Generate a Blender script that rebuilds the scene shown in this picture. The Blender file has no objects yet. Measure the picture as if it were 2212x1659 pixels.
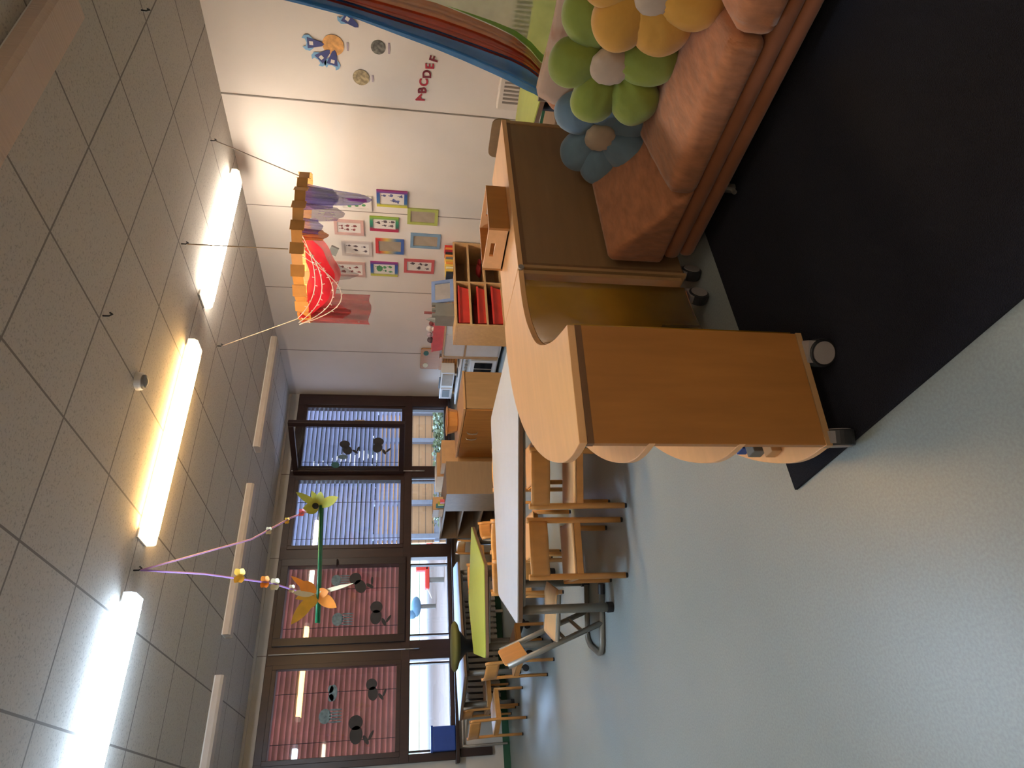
import bpy, bmesh, math, random
from mathutils import Vector, Matrix
random.seed(7)
C = bpy.context.scene.collection
PI = math.pi
# ------------------------------------------------------------------ materials
def newmat(name):
    m = bpy.data.materials.new(name); m.use_nodes = True
    nt = m.node_tree; nt.nodes.clear()
    out = nt.nodes.new('ShaderNodeOutputMaterial'); b = nt.nodes.new('ShaderNodeBsdfPrincipled')
    nt.links.new(b.outputs[0], out.inputs[0])
    return m, nt, b, out
def S(b, k, v):
    b.inputs[k].default_value = v
def col(c): return (c[0], c[1], c[2], 1.0)
def nz(nt, scale, detail=3, stretch=(1, 1, 1), coord='Object'):
    tc = nt.nodes.new('ShaderNodeTexCoord'); mp = nt.nodes.new('ShaderNodeMapping')
    mp.inputs['Scale'].default_value = stretch
    n = nt.nodes.new('ShaderNodeTexNoise'); n.inputs['Scale'].default_value = scale; n.inputs['Detail'].default_value = detail
    nt.links.new(tc.outputs[coord], mp.inputs[0]); nt.links.new(mp.outputs[0], n.inputs[0])
    return n
def ramp(nt, src, stops):
    r = nt.nodes.new('ShaderNodeValToRGB'); e = r.color_ramp.elements
    e[0].position = stops[0][0]; e[0].color = col(stops[0][1])
    e[1].position = stops[-1][0]; e[1].color = col(stops[-1][1])
    for p, c in stops[1:-1]:
        k = e.new(p); k.color = col(c)
    nt.links.new(src, r.inputs[0]); return r
def bump(nt, b, src, s, d=0.01):
    n = nt.nodes.new('ShaderNodeBump'); n.inputs['Strength'].default_value = s; n.inputs['Distance'].default_value = d
    nt.links.new(src, n.inputs['Height']); nt.links.new(n.outputs[0], b.inputs['Normal'])
def plain(name, c, rough=.5, metal=0, var=.08, scale=12, bmp=0, coat=0, stretch=(1, 1, 1), sheen=0):
    m, nt, b, o = newmat(name)
    n = nz(nt, scale, 4, stretch)
    lo = tuple(x*(1-var) for x in c); hi = tuple(min(1, x*(1+var)) for x in c)
    r = ramp(nt, n.outputs[0], [(.3, lo), (.7, hi)])
    nt.links.new(r.outputs[0], b.inputs['Base Color'])
    S(b, 'Roughness', rough); S(b, 'Metallic', metal)
    if coat: S(b, 'Coat Weight', coat)
    if sheen: S(b, 'Sheen Weight', sheen)
    if bmp: bump(nt, b, n.outputs[0], bmp)
    return m
def wood(name, c, rough=.38, var=.14, stretch=(1.2, 9, 9), scale=3.5):
    m, nt, b, o = newmat(name)
    n = nz(nt, scale, 6, stretch)
    r = ramp(nt, n.outputs[0], [(.3, tuple(x*(1-var) for x in c)), (.55, c), (.72, tuple(min(1, x*(1+var)) for x in c))])
    nt.links.new(r.outputs[0], b.inputs['Base Color']); S(b, 'Roughness', rough)
    bump(nt, b, n.outputs[0], .04)
    return m
def emis(name, c, s):
    m, nt, b, o = newmat(name)
    S(b, 'Base Color', col(c)); S(b, 'Emission Color', col(c)); S(b, 'Emission Strength', s); S(b, 'Roughness', .4)
    return m
def sheer(name, c, alpha, rough=.7, scale=9):
    m, nt, b, o = newmat(name)
    nt.nodes.remove(b)
    d = nt.nodes.new('ShaderNodeBsdfDiffuse'); t = nt.nodes.new('ShaderNodeBsdfTransparent'); tl = nt.nodes.new('ShaderNodeBsdfTranslucent')
    mx0 = nt.nodes.new('ShaderNodeMixShader'); mx = nt.nodes.new('ShaderNodeMixShader')
    n = nz(nt, scale, 3)
    r = ramp(nt, n.outputs[0], [(.3, tuple(x*.75 for x in c)), (.7, c)])
    nt.links.new(r.outputs[0], d.inputs[0]); nt.links.new(r.outputs[0], tl.inputs[0])
    mx0.inputs[0].default_value = .45
    nt.links.new(d.outputs[0], mx0.inputs[1]); nt.links.new(tl.outputs[0], mx0.inputs[2])
    mx.inputs[0].default_value = alpha
    nt.links.new(t.outputs[0], mx.inputs[1]); nt.links.new(mx0.outputs[0], mx.inputs[2]); nt.links.new(mx.outputs[0], o.inputs[0])
    return m
def grad(name, axis, stops, rough=.5):
    m, nt, b, o = newmat(name)
    tc = nt.nodes.new('ShaderNodeTexCoord'); sp = nt.nodes.new('ShaderNodeSeparateXYZ')
    nt.links.new(tc.outputs['Generated'], sp.inputs[0])
    r = ramp(nt, sp.outputs[axis], stops)
    nt.links.new(r.outputs[0], b.inputs['Base Color']); S(b, 'Roughness', rough)
    return m
def glassmat(name, tint=(1, 1, 1), refl=1.0):
    m, nt, b, o = newmat(name); nt.nodes.remove(b)
    t = nt.nodes.new('ShaderNodeBsdfTransparent'); t.inputs[0].default_value = col(tint)
    g = nt.nodes.new('ShaderNodeBsdfGlossy'); g.inputs['Roughness'].default_value = .02
    f = nt.nodes.new('ShaderNodeFresnel'); f.inputs[0].default_value = 1.5
    mu = nt.nodes.new('ShaderNodeMath'); mu.operation = 'MULTIPLY'; mu.inputs[1].default_value = refl
    nt.links.new(f.outputs[0], mu.inputs[0])
    mx = nt.nodes.new('ShaderNodeMixShader'); nt.links.new(mu.outputs[0], mx.inputs[0])
    nt.links.new(t.outputs[0], mx.inputs[1]); nt.links.new(g.outputs[0], mx.inputs[2]); nt.links.new(mx.outputs[0], o.inputs[0])
    return m
def grid_mat(name, base, line, size, x0, y0, lw, rough=.9):
    m, nt, b, o = newmat(name)
    tc = nt.nodes.new('ShaderNodeTexCoord'); sp = nt.nodes.new('ShaderNodeSeparateXYZ'); nt.links.new(tc.outputs['Object'], sp.inputs[0])
    outs = []
    for ax, off in ((0, x0), (1, y0)):
        a = nt.nodes.new('ShaderNodeMath'); a.operation = 'ADD'; a.inputs[1].default_value = -off + 600*size + lw/2
        nt.links.new(sp.outputs[ax], a.inputs[0])
        d = nt.nodes.new('ShaderNodeMath'); d.operation = 'MODULO'; d.inputs[1].default_value = size; nt.links.new(a.outputs[0], d.inputs[0])
        l = nt.nodes.new('ShaderNodeMath'); l.operation = 'LESS_THAN'; l.inputs[1].default_value = lw; nt.links.new(d.outputs[0], l.inputs[0])
        outs.append(l)
    mx = nt.nodes.new('ShaderNodeMath'); mx.operation = 'MAXIMUM'; nt.links.new(outs[0].outputs[0], mx.inputs[0]); nt.links.new(outs[1].outputs[0], mx.inputs[1])
    n = nz(nt, 90, 5); n2 = nz(nt, 1.2, 2)
    r = ramp(nt, n.outputs[0], [(.32, tuple(x*.72 for x in base)), (.45, base), (.8, tuple(min(1, x*1.06) for x in base))])
    mc = nt.nodes.new('ShaderNodeMix'); mc.data_type = 'RGBA'
    nt.links.new(mx.outputs[0], mc.inputs[0]); nt.links.new(r.outputs[0], mc.inputs[6]); mc.inputs[7].default_value = col(line)
    nt.links.new(mc.outputs[2], b.inputs['Base Color']); S(b, 'Roughness', rough)
    bump(nt, b, n.outputs[0], .15, .004)
    return m
def brick_mat(name, c1, c2, mortar, scale=6, rough=.8, bw=.5, rh=.25, ms=.03, off=.5):
    m, nt, b, o = newmat(name)
    tc = nt.nodes.new('ShaderNodeTexCoord'); mp = nt.nodes.new('ShaderNodeMapping'); mp.inputs['Rotation'].default_value = (PI/2, 0, 0)
    br = nt.nodes.new('ShaderNodeTexBrick'); br.inputs['Scale'].default_value = scale
    br.inputs['Color1'].default_value = col(c1); br.inputs['Color2'].default_value = col(c2); br.inputs['Mortar'].default_value = col(mortar)
    br.inputs['Brick Width'].default_value = bw; br.inputs['Row Height'].default_value = rh; br.inputs['Mortar Size'].default_value = ms; br.offset = off
    nt.links.new(tc.outputs['Object'], mp.inputs[0]); nt.links.new(mp.outputs[0], br.inputs[0]); nt.links.new(br.outputs[0], b.inputs['Base Color'])
    S(b, 'Roughness', rough); return m

M = {}
M['wall'] = plain('wall_paint', (.69, .61, .55), .75, var=.03, scale=2)
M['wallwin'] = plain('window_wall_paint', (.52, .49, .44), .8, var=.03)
M['ceil'] = grid_mat('ceiling_tiles', (.50, .465, .42), (.20, .18, .165), .6, 4.125, 2.28, .012)
M['seam'] = plain('seam_grey', (.22, .18, .15), .8)
def floor_mat():
    m, nt, b, o = newmat('vinyl_floor')
    n = nz(nt, 1.1, 5); n2 = nz(nt, 130, 3)
    r = ramp(nt, n.outputs[0], [(.3, (.262, .305, .305)), (.7, (.315, .355, .35))])
    r2 = ramp(nt, n2.outputs[0], [(.35, (.86, .86, .86)), (.65, (1, 1, 1))])
    mx = nt.nodes.new('ShaderNodeMix'); mx.data_type = 'RGBA'; mx.blend_type = 'MULTIPLY'; mx.inputs[0].default_value = 1
    nt.links.new(r.outputs[0], mx.inputs[6]); nt.links.new(r2.outputs[0], mx.inputs[7]); nt.links.new(mx.outputs[2], b.inputs['Base Color'])
    S(b, 'Roughness', .36); S(b, 'Specular IOR Level', .5)
    n3 = nz(nt, 3, 3); bump(nt, b, n3.outputs[0], .05, .02)
    return m
M['floor'] = floor_mat()
M['carpet'] = plain('navy_carpet', (.0024, .0038, .012), 1.0, var=.4, scale=300, bmp=.6)
M['birch'] = wood('birch_top', (.84, .47, .215), .35, var=.05)
M['birchp'] = wood('birch_panel', (.44, .185, .045), .42, var=.10, stretch=(8, 8, 1.0))
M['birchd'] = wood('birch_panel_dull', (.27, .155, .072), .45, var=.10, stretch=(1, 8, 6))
M['edge'] = wood('edge_brown', (.20, .10, .045), .5)
M['amber'] = plain('amber_acrylic', (.42, .21, .022), .2, var=.3, scale=2.5, coat=.5)
M['chair'] = wood('chair_beech', (.62, .29, .08), .33, var=.10, stretch=(6, 6, 1))
M['chairlit'] = wood('chair_ply_lit', (.72, .42, .19), .35, var=.07)  # paler copy for seats, light from above put into the colour
M['cabwood'] = wood('cabinet_beech', (.44, .26, .115), .4, var=.08, stretch=(8, 8, 1))
M['cabtop'] = wood('cabinet_top_beech', (.68, .38, .17), .4, var=.06)
M['shelfwood'] = wood('shelf_ply', (.55, .33, .15), .45, var=.08)
M['shelfshade'] = wood('shelf_ply_shaded', (.27, .17, .09), .5, var=.08)  # darker copy of the shelf ply, shade put into the colour
M['dark'] = wood('window_frame_dark', (.034, .012, .007), .38, var=.25, stretch=(6, 6, 1))
M['dark2'] = wood('window_sash_dark', (.022, .009, .007), .35, var=.2, stretch=(6, 6, 1))
M['glass'] = glassmat('window_glass', (.96, .98, .98), 1.3)
M['glass2'] = glassmat('sash_glass', (.88, .90, .90), .25)
M['white'] = plain('white_lacquer', (.72, .70, .66), .4, var=.02)
M['whitetop'] = plain('white_table_laminate', (.54, .58, .64), .35, var=.02)
M['limetop'] = plain('lime_table_laminate', (.50, .58, .10), .38, var=.04)
M['bluetop'] = plain('pale_blue_table_laminate', (.42, .53, .78), .38, var=.03)
M['tedge'] = plain('table_edge_brown', (.20, .12, .07), .5)
M['steel'] = plain('grey_painted_steel', (.24, .23, .20), .38, metal=.35, var=.05)
M['black'] = plain('black_rubber', (.012, .012, .014), .5)
M['castor'] = plain('castor_grey', (.27, .24, .23), .45)
M['sofa'] = plain('orange_microfibre', (.40, .155, .066), .92, var=.20, scale=14, sheen=.3, bmp=.5, stretch=(1, 3, 1))
M['sofad'] = plain('orange_microfibre_shaded', (.31, .105, .042), .92, var=.10, scale=5, sheen=.3, bmp=.15)  # same fabric for the base, its shade put into the colour
def blanket_mat():
    m, nt, b, o = newmat('patterned_blanket')
    n = nz(nt, 7, 2)
    r = ramp(nt, n.outputs[0], [(.30, (.40, .27, .06)), (.40, (.44, .31, .24)), (.58, (.42, .29, .22)), (.66, (.36, .19, .13)), (.72, (.46, .36, .29))])
    nt.links.new(r.outputs[0], b.inputs['Base Color']); S(b, 'Roughness', .95); n2 = nz(nt, 16, 4); bump(nt, b, n2.outputs[0], .5, .02); return m
M['blanket'] = blanket_mat()
M['pgreen'] = plain('green_velour', (.20, .25, .034), .9, var=.12, scale=7, sheen=.3, bmp=1.0)
M['pblue'] = plain('blue_velour', (.125, .20, .27), .9, var=.12, scale=7, sheen=.3, bmp=1.0)
M['pyellow'] = plain('yellow_velour', (.52, .26, .035), .9, var=.10, scale=7, sheen=.3, bmp=1.0)
M['pcream'] = plain('cream_velour', (.46, .36, .27), .9, var=.08, scale=9, sheen=.3)
M['radi'] = plain('radiator_enamel', (.42, .38, .32), .5, var=.03)
M['radiw'] = plain('radiator_white', (.62, .54, .47), .5, var=.03)
M['greenbase'] = plain('green_baseboard', (.015, .085, .04), .5)
M['red'] = plain('red_plastic', (.62, .035, .025), .4)
M['redd'] = plain('dark_red', (.35, .02, .03), .6, var=.2)
M['pink'] = plain('pink_plastic', (.75, .13, .15), .4)
M['yellow'] = plain('yellow_plastic', (.75, .48, .08), .5)
M['orange'] = plain('orange_card', (.80, .30, .06), .6)
M['blue'] = plain('blue_plastic', (.015, .06, .30), .45)
M['navy'] = plain('navy_card', (.02, .03, .16), .6)
M['blueg'] = plain('grey_blue_frame', (.16, .23, .42), .5)
M['ltblue'] = plain('light_blue_card', (.17, .36, .58), .6)
M['grey'] = plain('grey_plastic', (.16, .16, .15), .6)
M['taupe'] = plain('taupe_board', (.33, .26, .19), .7)
M['paper'] = plain('paper_white', (.66, .60, .56), .8, var=.03)
M['ink'] = plain('ink_dark', (.10, .07, .08), .8, var=.3)
M['inkblue'] = plain('ink_blue', (.10, .11, .25), .8, var=.3)
M['inkgreen'] = plain('ink_green', (.08, .24, .10), .8, var=.3)
M['inkred'] = plain('ink_maroon', (.20, .05, .05), .8, var=.3)
M['purple'] = plain('purple_card', (.36, .06, .25), .7)
M['gold'] = plain('gold_card', (.72, .36, .10), .45, var=.08)
M['rope'] = plain('rope_beige', (.45, .36, .26), .9)
M['ropeg'] = plain('rope_grey', (.25, .20, .16), .9)
M['purrib'] = plain('purple_ribbon', (.30, .16, .42), .6)
M['pinkrib'] = plain('mauve_ribbon', (.40, .20, .34), .6)
M['gstick'] = plain('green_stick', (.01, .13, .05), .35)
M['petalg'] = plain('yellow_green_petal', (.48, .46, .06), .6, var=.2)
M['petaly'] = plain('yellow_petal', (.85, .50, .06), .6, var=.15)
M['petalo'] = plain('orange_petal', (.80, .25, .02), .6, var=.15)
M['petalc'] = plain('cream_petal', (.75, .68, .45), .6)
M['oldlamp'] = plain('unlit_diffuser', (.55, .47, .40), .5, var=.05)
M['nearlamp'] = plain('ridged_diffuser', (.62, .47, .38), .55, var=.04, scale=60, stretch=(1, 0, 0), bmp=.6)
M['lampw'] = emis('lamp_warm_white', (1.0, .89, .74), 34)
M['lampo'] = emis('lamp_orange', (1.0, .60, .22), 30)
M['lampc'] = emis('lamp_cool_white', (.62, .80, 1.0), 46)
M['lampb'] = emis('lamp_warm_rear', (1.0, .84, .64), 12)
M['lampend'] = emis('lamp_end_cap', (1.0, .84, .66), .9)
M['lampendc'] = emis('lamp_end_cap_cool', (.75, .85, .95), .9)
M['silver'] = plain('brushed_silver', (.5, .48, .44), .3, metal=.8)
M['oven'] = plain('black_glass', (.01, .01, .012), .12)
M['monkey'] = plain('dark_paper_cutout', (.055, .05, .045), .9)
M['octo'] = plain('pale_teal_paper', (.18, .25, .27), .9, var=.3, scale=30)
M['teal'] = plain('teal_paper', (.06, .17, .16), .9)
M['slatg'] = plain('grey_blind_slat', (.34, .33, .40), .5, var=.03)
M['slatr'] = plain('reddish_blind_slat', (.32, .13, .10), .5, var=.2, scale=4)  # tinted red in place of the different light on these slats
M['cord'] = plain('blind_cord', (.03, .02, .03), .7)
M['olive'] = plain('olive_seat', (.14, .13, .03), .8)
M['card'] = plain('cardboard', (.60, .35, .16), .75, var=.06)
M['mirror'] = plain('mirror_glass', (.7, .7, .7), .05, metal=1)
M['paving'] = plain('paving', (.20, .145, .12), .9, var=.08, scale=1.5)
M['grass'] = plain('lawn', (.12, .17, .05), .95, var=.2, scale=3)
M['fence'] = brick_mat('plank_fence', (.42, .24, .12), (.41, .24, .125), (.18, .115, .07), 1.0, bw=30, rh=.14, ms=.008, off=0)
M['post'] = plain('grey_blue_post', (.20, .23, .30), .7)
M['brick'] = brick_mat('red_brick', (.42, .13, .085), (.36, .11, .08), (.42, .32, .28), 4)
M['leaf'] = plain('ivy_leaf', (.12, .15, .07), .6, var=.5, scale=8)
M['tree'] = plain('conifer_leaf', (.03, .05, .035), .8, var=.5, scale=4)
M['cblue'] = sheer('blue_canopy_cloth', (.07, .24, .52), .94)
M['cred'] = sheer('red_canopy_cloth', (.48, .045, .01), .93)
M['corange'] = sheer('rust_canopy_cloth', (.46, .15, .035), .88)
M['cgreen'] = sheer('pale_green_canopy_cloth', (.45, .50, .22), .55)
M['cgreend'] = sheer('green_hem_cloth', (.16, .34, .04), .9)
M['scblue'] = sheer('sheer_violet_scarf', (.12, .09, .45), .72)
M['scpurp'] = sheer('sheer_mauve_scarf', (.20, .12, .28), .65)
M['scred'] = sheer('red_scarf', (.75, .03, .05), .93)
M['scmar'] = sheer('sheer_maroon_scarf', (.55, .035, .04), .68)
M['scgrey'] = sheer('sheer_grey_scarf', (.28, .20, .22), .45)
M['garland'] = plain('white_garland', (.85, .70, .65), .6)

# ------------------------------------------------------------------ mesh helpers
def B(): return bmesh.new()
def box(bm, x0, x1, y0, y1, z0, z1, rot=None, about=None):
    v = [bm.verts.new((x, y, z)) for z in (z0, z1) for (x, y) in ((x0, y0), (x1, y0), (x1, y1), (x0, y1))]
    for f in ((3, 2, 1, 0), (4, 5, 6, 7), (0, 1, 5, 4), (1, 2, 6, 5), (2, 3, 7, 6), (3, 0, 4, 7)):
        bm.faces.new([v[i] for i in f])
    if rot:
        c = Vector(about) if about else Vector(((x0+x1)/2, (y0+y1)/2, (z0+z1)/2))
        bmesh.ops.rotate(bm, verts=v, cent=c, matrix=rot)
    return bm
def prism(bm, pts, vec):
    a = [bm.verts.new(Vector(p)) for p in pts]; vec = Vector(vec); b = [bm.verts.new(Vector(p)+vec) for p in pts]
    n = len(pts)
    bm.faces.new(a[::-1]); bm.faces.new(b)
    for i in range(n): bm.faces.new((a[i], a[(i+1) % n], b[(i+1) % n], b[i]))
    return bm
def frame_at(t):
    t = t.normalized(); up = Vector((0, 0, 1)) if abs(t.z) < .95 else Vector((1, 0, 0))
    a = t.cross(up).normalized(); return a, t.cross(a).normalized()
def tube(bm, pts, r, n=10, cap=True, r2=None):
    pts = [Vector(p) for p in pts]; rings = []
    for i, p in enumerate(pts):
        t = (pts[min(i+1, len(pts)-1)] - pts[max(i-1, 0)])
        a, b = frame_at(t)
        if i and rings:
            pa = rings[-1][1]; a = (pa - t.normalized()*pa.dot(t.normalized())).normalized(); b = t.normalized().cross(a)
        rr = r if not callable(r) else r(i/(len(pts)-1))
        rb = r2 if r2 else rr
        rings.append(([bm.verts.new(p + a*rr*math.cos(2*PI*k/n) + b*rb*math.sin(2*PI*k/n)) for k in range(n)], a))
    for i in range(len(rings)-1):
        A, Bv = rings[i][0], rings[i+1][0]
        for k in range(n): bm.faces.new((A[k], A[(k+1) % n], Bv[(k+1) % n], Bv[k]))
    if cap: bm.faces.new(rings[0][0][::-1]); bm.faces.new(rings[-1][0])
    return bm
def lathe(bm, prof, n=24, loc=(0, 0, 0)):
    rings = []
    for r, z in prof: rings.append([bm.verts.new((loc[0]+r*math.cos(2*PI*k/n), loc[1]+r*math.sin(2*PI*k/n), loc[2]+z)) for k in range(n)])
    for i in range(len(rings)-1):
        for k in range(n): bm.faces.new((rings[i][k], rings[i][(k+1) % n], rings[i+1][(k+1) % n], rings[i+1][k]))
    bm.faces.new(rings[0][::-1]); bm.faces.new(rings[-1]); return bm
def sheet(bm, fn, nu=20, nv=12, th=None):
    g = [[bm.verts.new(fn(i/nu, j/nv)) for j in range(nv+1)] for i in range(nu+1)]
    for i in range(nu):
        for j in range(nv): bm.faces.new((g[i][j], g[i+1][j], g[i+1][j+1], g[i][j+1]))
    return bm
def blob(bm, c, r, seg=16, rings=10, noise=0, sup=1.0, seed=0):
    """soft ellipsoid, sup<1 makes it boxier"""
    rx, ry, rz = r; c = Vector(c)
    def sg(v, e): return math.copysign(abs(v)**e, v)
    vs = []
    for i in range(1, rings):
        th = PI*i/rings; row = []
        for k in range(seg):
            ph = 2*PI*k/seg
            w = 1 + noise*math.sin(3*ph+seed)*math.sin(4*th+seed*1.7)
            row.append(bm.verts.new(c + Vector((rx*sg(math.sin(th), sup)*sg(math.cos(ph), sup)*w, ry*sg(math.sin(th), sup)*sg(math.sin(ph), sup)*w, rz*sg(math.cos(th), sup)))))
        vs.append(row)
    top = bm.verts.new(c+Vector((0, 0, rz))); bot = bm.verts.new(c-Vector((0, 0, rz)))
    for k in range(seg):
        bm.faces.new((top, vs[0][k], vs[0][(k+1) % seg])); bm.faces.new((bot, vs[-1][(k+1) % seg], vs[-1][k]))
        for i in range(len(vs)-1): bm.faces.new((vs[i][k], vs[i+1][k], vs[i+1][(k+1) % seg], vs[i][(k+1) % seg]))
    return bm
def obj(name, bm, mat, parent=None, bev=0, smooth=False, world=False, sub=0):
    bmesh.ops.recalc_face_normals(bm, faces=bm.faces[:])
    if parent is not None and world:
        p = parent; off = Vector()
        while p is not None: off += Vector(p.location); p = p.parent
        for v in bm.verts: v.co -= off
    me = bpy.data.meshes.new(name); bm.to_mesh(me); bm.free()
    me.materials.append(M[mat] if isinstance(mat, str) else mat)
    if smooth:
        for p in me.polygons: p.use_smooth = True
    o = bpy.data.objects.new(name, me); C.objects.link(o)
    if parent is not None: o.parent = parent
    if bev:
        m = o.modifiers.new('bevel', 'BEVEL'); m.width = bev; m.segments = 3; m.limit_method = 'ANGLE'; m.angle_limit = .6
    if sub:
        m = o.modifiers.new('sub', 'SUBSURF'); m.levels = sub; m.render_levels = sub
    return o
def tag(o, label, cat, group=None):
    o['label'] = label; o['category'] = cat
    if group: o['group'] = group
    return o
def thing(name, label, cat, loc=(0, 0, 0), rz=0, group=None):
    o = bpy.data.objects.new(name, None); C.objects.link(o); o.location = loc; o.rotation_euler = (0, 0, rz)
    o.empty_display_size = .05
    return tag(o, label, cat, group)
def struct(name, bm, mat, parent=None, bev=0):
    o = obj(name, bm, mat, parent, bev=bev)
    if parent is None: o['kind'] = 'structure'
    return o
def dup(root, loc, rz, label, group=None):
    r = root.copy(); C.objects.link(r); r.location = loc; r.rotation_euler = (0, 0, rz); r['label'] = label
    if group: r['group'] = group
    for ch in list(root.children):
        c = ch.copy(); C.objects.link(c); c.parent = r
        for g in ch.children:
            d = g.copy(); C.objects.link(d); d.parent = c
    return r
H = 2.818; XP = 5.264; YW = 8.065
XL = -3.2; YB = -2.2
# ------------------------------------------------------------------ room shell
b = B(); box(b, XL-.1, XP+.1, YB-.1, YW+.15, -.1, 0); struct('floor', b, 'floor')
b = B(); box(b, XL-.1, XP+.1, YB-.1, YW+.15, H, H+.1); struct('ceiling', b, 'ceil')
b = B(); box(b, XP, XP+.12, YB, YW, 0, H); struct('wall_right', b, 'wall')
b = B(); box(b, XL-.12, XL, YB, YW, 0, H); struct('wall_left', b, 'wall')
b = B(); box(b, XL, XP, YB-.12, YB, 0, H); struct('wall_back', b, 'wall')
# window wall : openings from x .66 to 5.22
b = B()
box(b, XL, .66, YW, YW+.25, 0, H); box(b, 5.22, XP, YW, YW+.25, 0, H)
box(b, .66, 5.22, YW, YW+.25, 0, .57); box(b, .66, 5.22, YW, YW+.25, 2.67, H)
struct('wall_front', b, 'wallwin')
b = B(); box(b, XL, 5.264, YW-.012, YW-.001, 0, .075); struct('baseboard_front', b, 'greenbase')
b = B(); box(b, XP-.012, XP-.001, YB, YW-.02, 0, .075); struct('baseboard_right', b, 'greenbase')
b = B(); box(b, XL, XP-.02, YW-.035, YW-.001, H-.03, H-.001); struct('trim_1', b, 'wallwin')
k = 2
for y in (1.07, 2.26, 3.451, 4.64, 5.83, 7.02):
    b = B(); w = .006 if abs(y-3.451) < .01 else .003
    box(b, XP-.004, XP-.0005, y-w, y+w, .08, H-.001); struct('trim_%d' % k, b, 'seam'); k += 1
for x in (1.745, 2.87, 4.0):
    b = B(); box(b, x-.004, x+.004, YW-.004, YW-.0005, 2.67, H-.03); struct('trim_%d' % k, b, 'seam'); k += 1
# ------------------------------------------------------------------ windows
units = [(.66, 1.63, .71, 1.585), (1.83, 2.83, 1.91, 2.742), (2.96, 3.95, 3.007, 3.888), (4.05, 5.22, 4.10, 5.025)]
posts = [(.60, .68), (1.63, 1.84), (2.83, 2.985), (3.93, 4.10), (5.06, 5.235)]
b = B()
for p0, p1 in posts: box(b, p0, p1, YW-.05, YW+.08, .60, 2.675)
box(b, .60, 5.235, YW-.045, YW+.075, 2.585, 2.68)
box(b, .60, 5.235, YW-.045, YW+.075, .60, .648)
box(b, .60, 5.235, YW-.055, YW+.07, 1.10, 1.20)
struct('trim_%d' % k, b, 'dark', bev=.004); k += 1
b = B(); box(b, .56, 5.24, YW-.14, YW+.02, .565, .60); struct('trim_%d' % k, b, 'dark2', bev=.004); k += 1
b = B(); box(b, .62, .70, YW-.06, YW-.001, .20, .55); struct('trim_%d' % k, b, 'dark2', bev=.006); k += 1
def ring_xz(bm, x0, x1, z0, z1, w, y0, y1):
    box(bm, x0, x0+w, y0, y1, z0, z1); box(bm, x1-w, x1, y0, y1, z0, z1)
    box(bm, x0+w, x1-w, y0, y1, z0, z0+w); box(bm, x0+w, x1-w, y0, y1, z1-w, z1)
for i, (fx0, fx1, x0, x1) in enumerate(units):
    w = bpy.data.objects.new('window_%d' % (i+1), None); C.objects.link(w); w['kind'] = 'structure'; w.location = ((x0+x1)/2, YW, 1.2)
    op = i in (1,)
    zt = 2.55
    b = B()
    if i == 3:
        ring_xz(b, x0-.05, x1+.05, 1.195, 2.60, .05, YW-.03, YW+.06)
        obj('window_frame', b, 'dark', w, world=True, bev=.003)
    else:
        mg = .085 if i == 1 else .05
        ring_xz(b, x0-mg, x1+mg, 1.245-mg, zt+mg, mg, YW-(.09 if i == 1 else .06), YW+.05)
        obj('window_frame', b, 'dark2' if i == 1 else 'dark', w, world=True, bev=.004)
        b = B(); box(b, x0-.005, x1+.005, YW, YW+.008, 1.24, zt+.005); obj('glass_pane', b, 'glass', w, world=True)
    b = B(); ring_xz(b, x0-.015, x1+.015, .63, 1.115, .018, YW-.02, YW+.05); obj('lower_frame', b, 'dark2', w, world=True)
    b = B(); box(b, x0-.005, x1+.005, YW+.02, YW+.028, .64, 1.11); obj('glass_pane', b, 'glass', w, world=True)
    if i == 1:
        b = B(); tube(b, [(2.79, YW-.10, 1.98), (2.79, YW-.14, 1.98), (2.70, YW-.14, 1.98)], .009); obj('window_handle', b, 'dark2', w, world=True)
# open sash of window_4 swings into the room about its left side
sash = bpy.data.objects.new('window_5', None); C.objects.link(sash); sash['kind'] = 'structure'
sash.location = (3.99, YW-.06, 1.21)
hx, hy = 4.285-3.99, 7.18-(YW-.06); L = math.hypot(hx, hy); sash.rotation_euler = (0, 0, math.atan2(hy, hx))
b = B(); ring_xz(b, 0, L, 0, 1.42, .065, -.03, .03); obj('sash_frame', b, 'dark2', sash, bev=.004)
b = B(); box(b, .06, L-.06, -.004, .004, .06, 1.36); obj('glass_pane', b, 'glass2', sash)
b = B(); tube(b, [(L-.03, .03, .62), (L-.03, .07, .62), (L-.03, .07, .5)], .008); obj('window_handle', b, 'silver', sash)
# opening rods
for x, z0, lab in ((1.742, .99, 'long white window opening rod hanging on the wide post between the two left windows'), (4.02, .93, 'white window opening rod hanging beside the open window')):
    t = thing('window_rod', lab, 'window rod', (x, YW-.065, z0))
    b = B(); tube(b, [(0, 0, 0), (0, 0, 2.66-z0)], .006, 8); obj('rod', b, 'white', t, smooth=True)
    b = B(); tube(b, [(0, 0, -.001), (0, -.0, .16)], .009, 8); obj('grip', b, 'silver', t, smooth=True)
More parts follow.
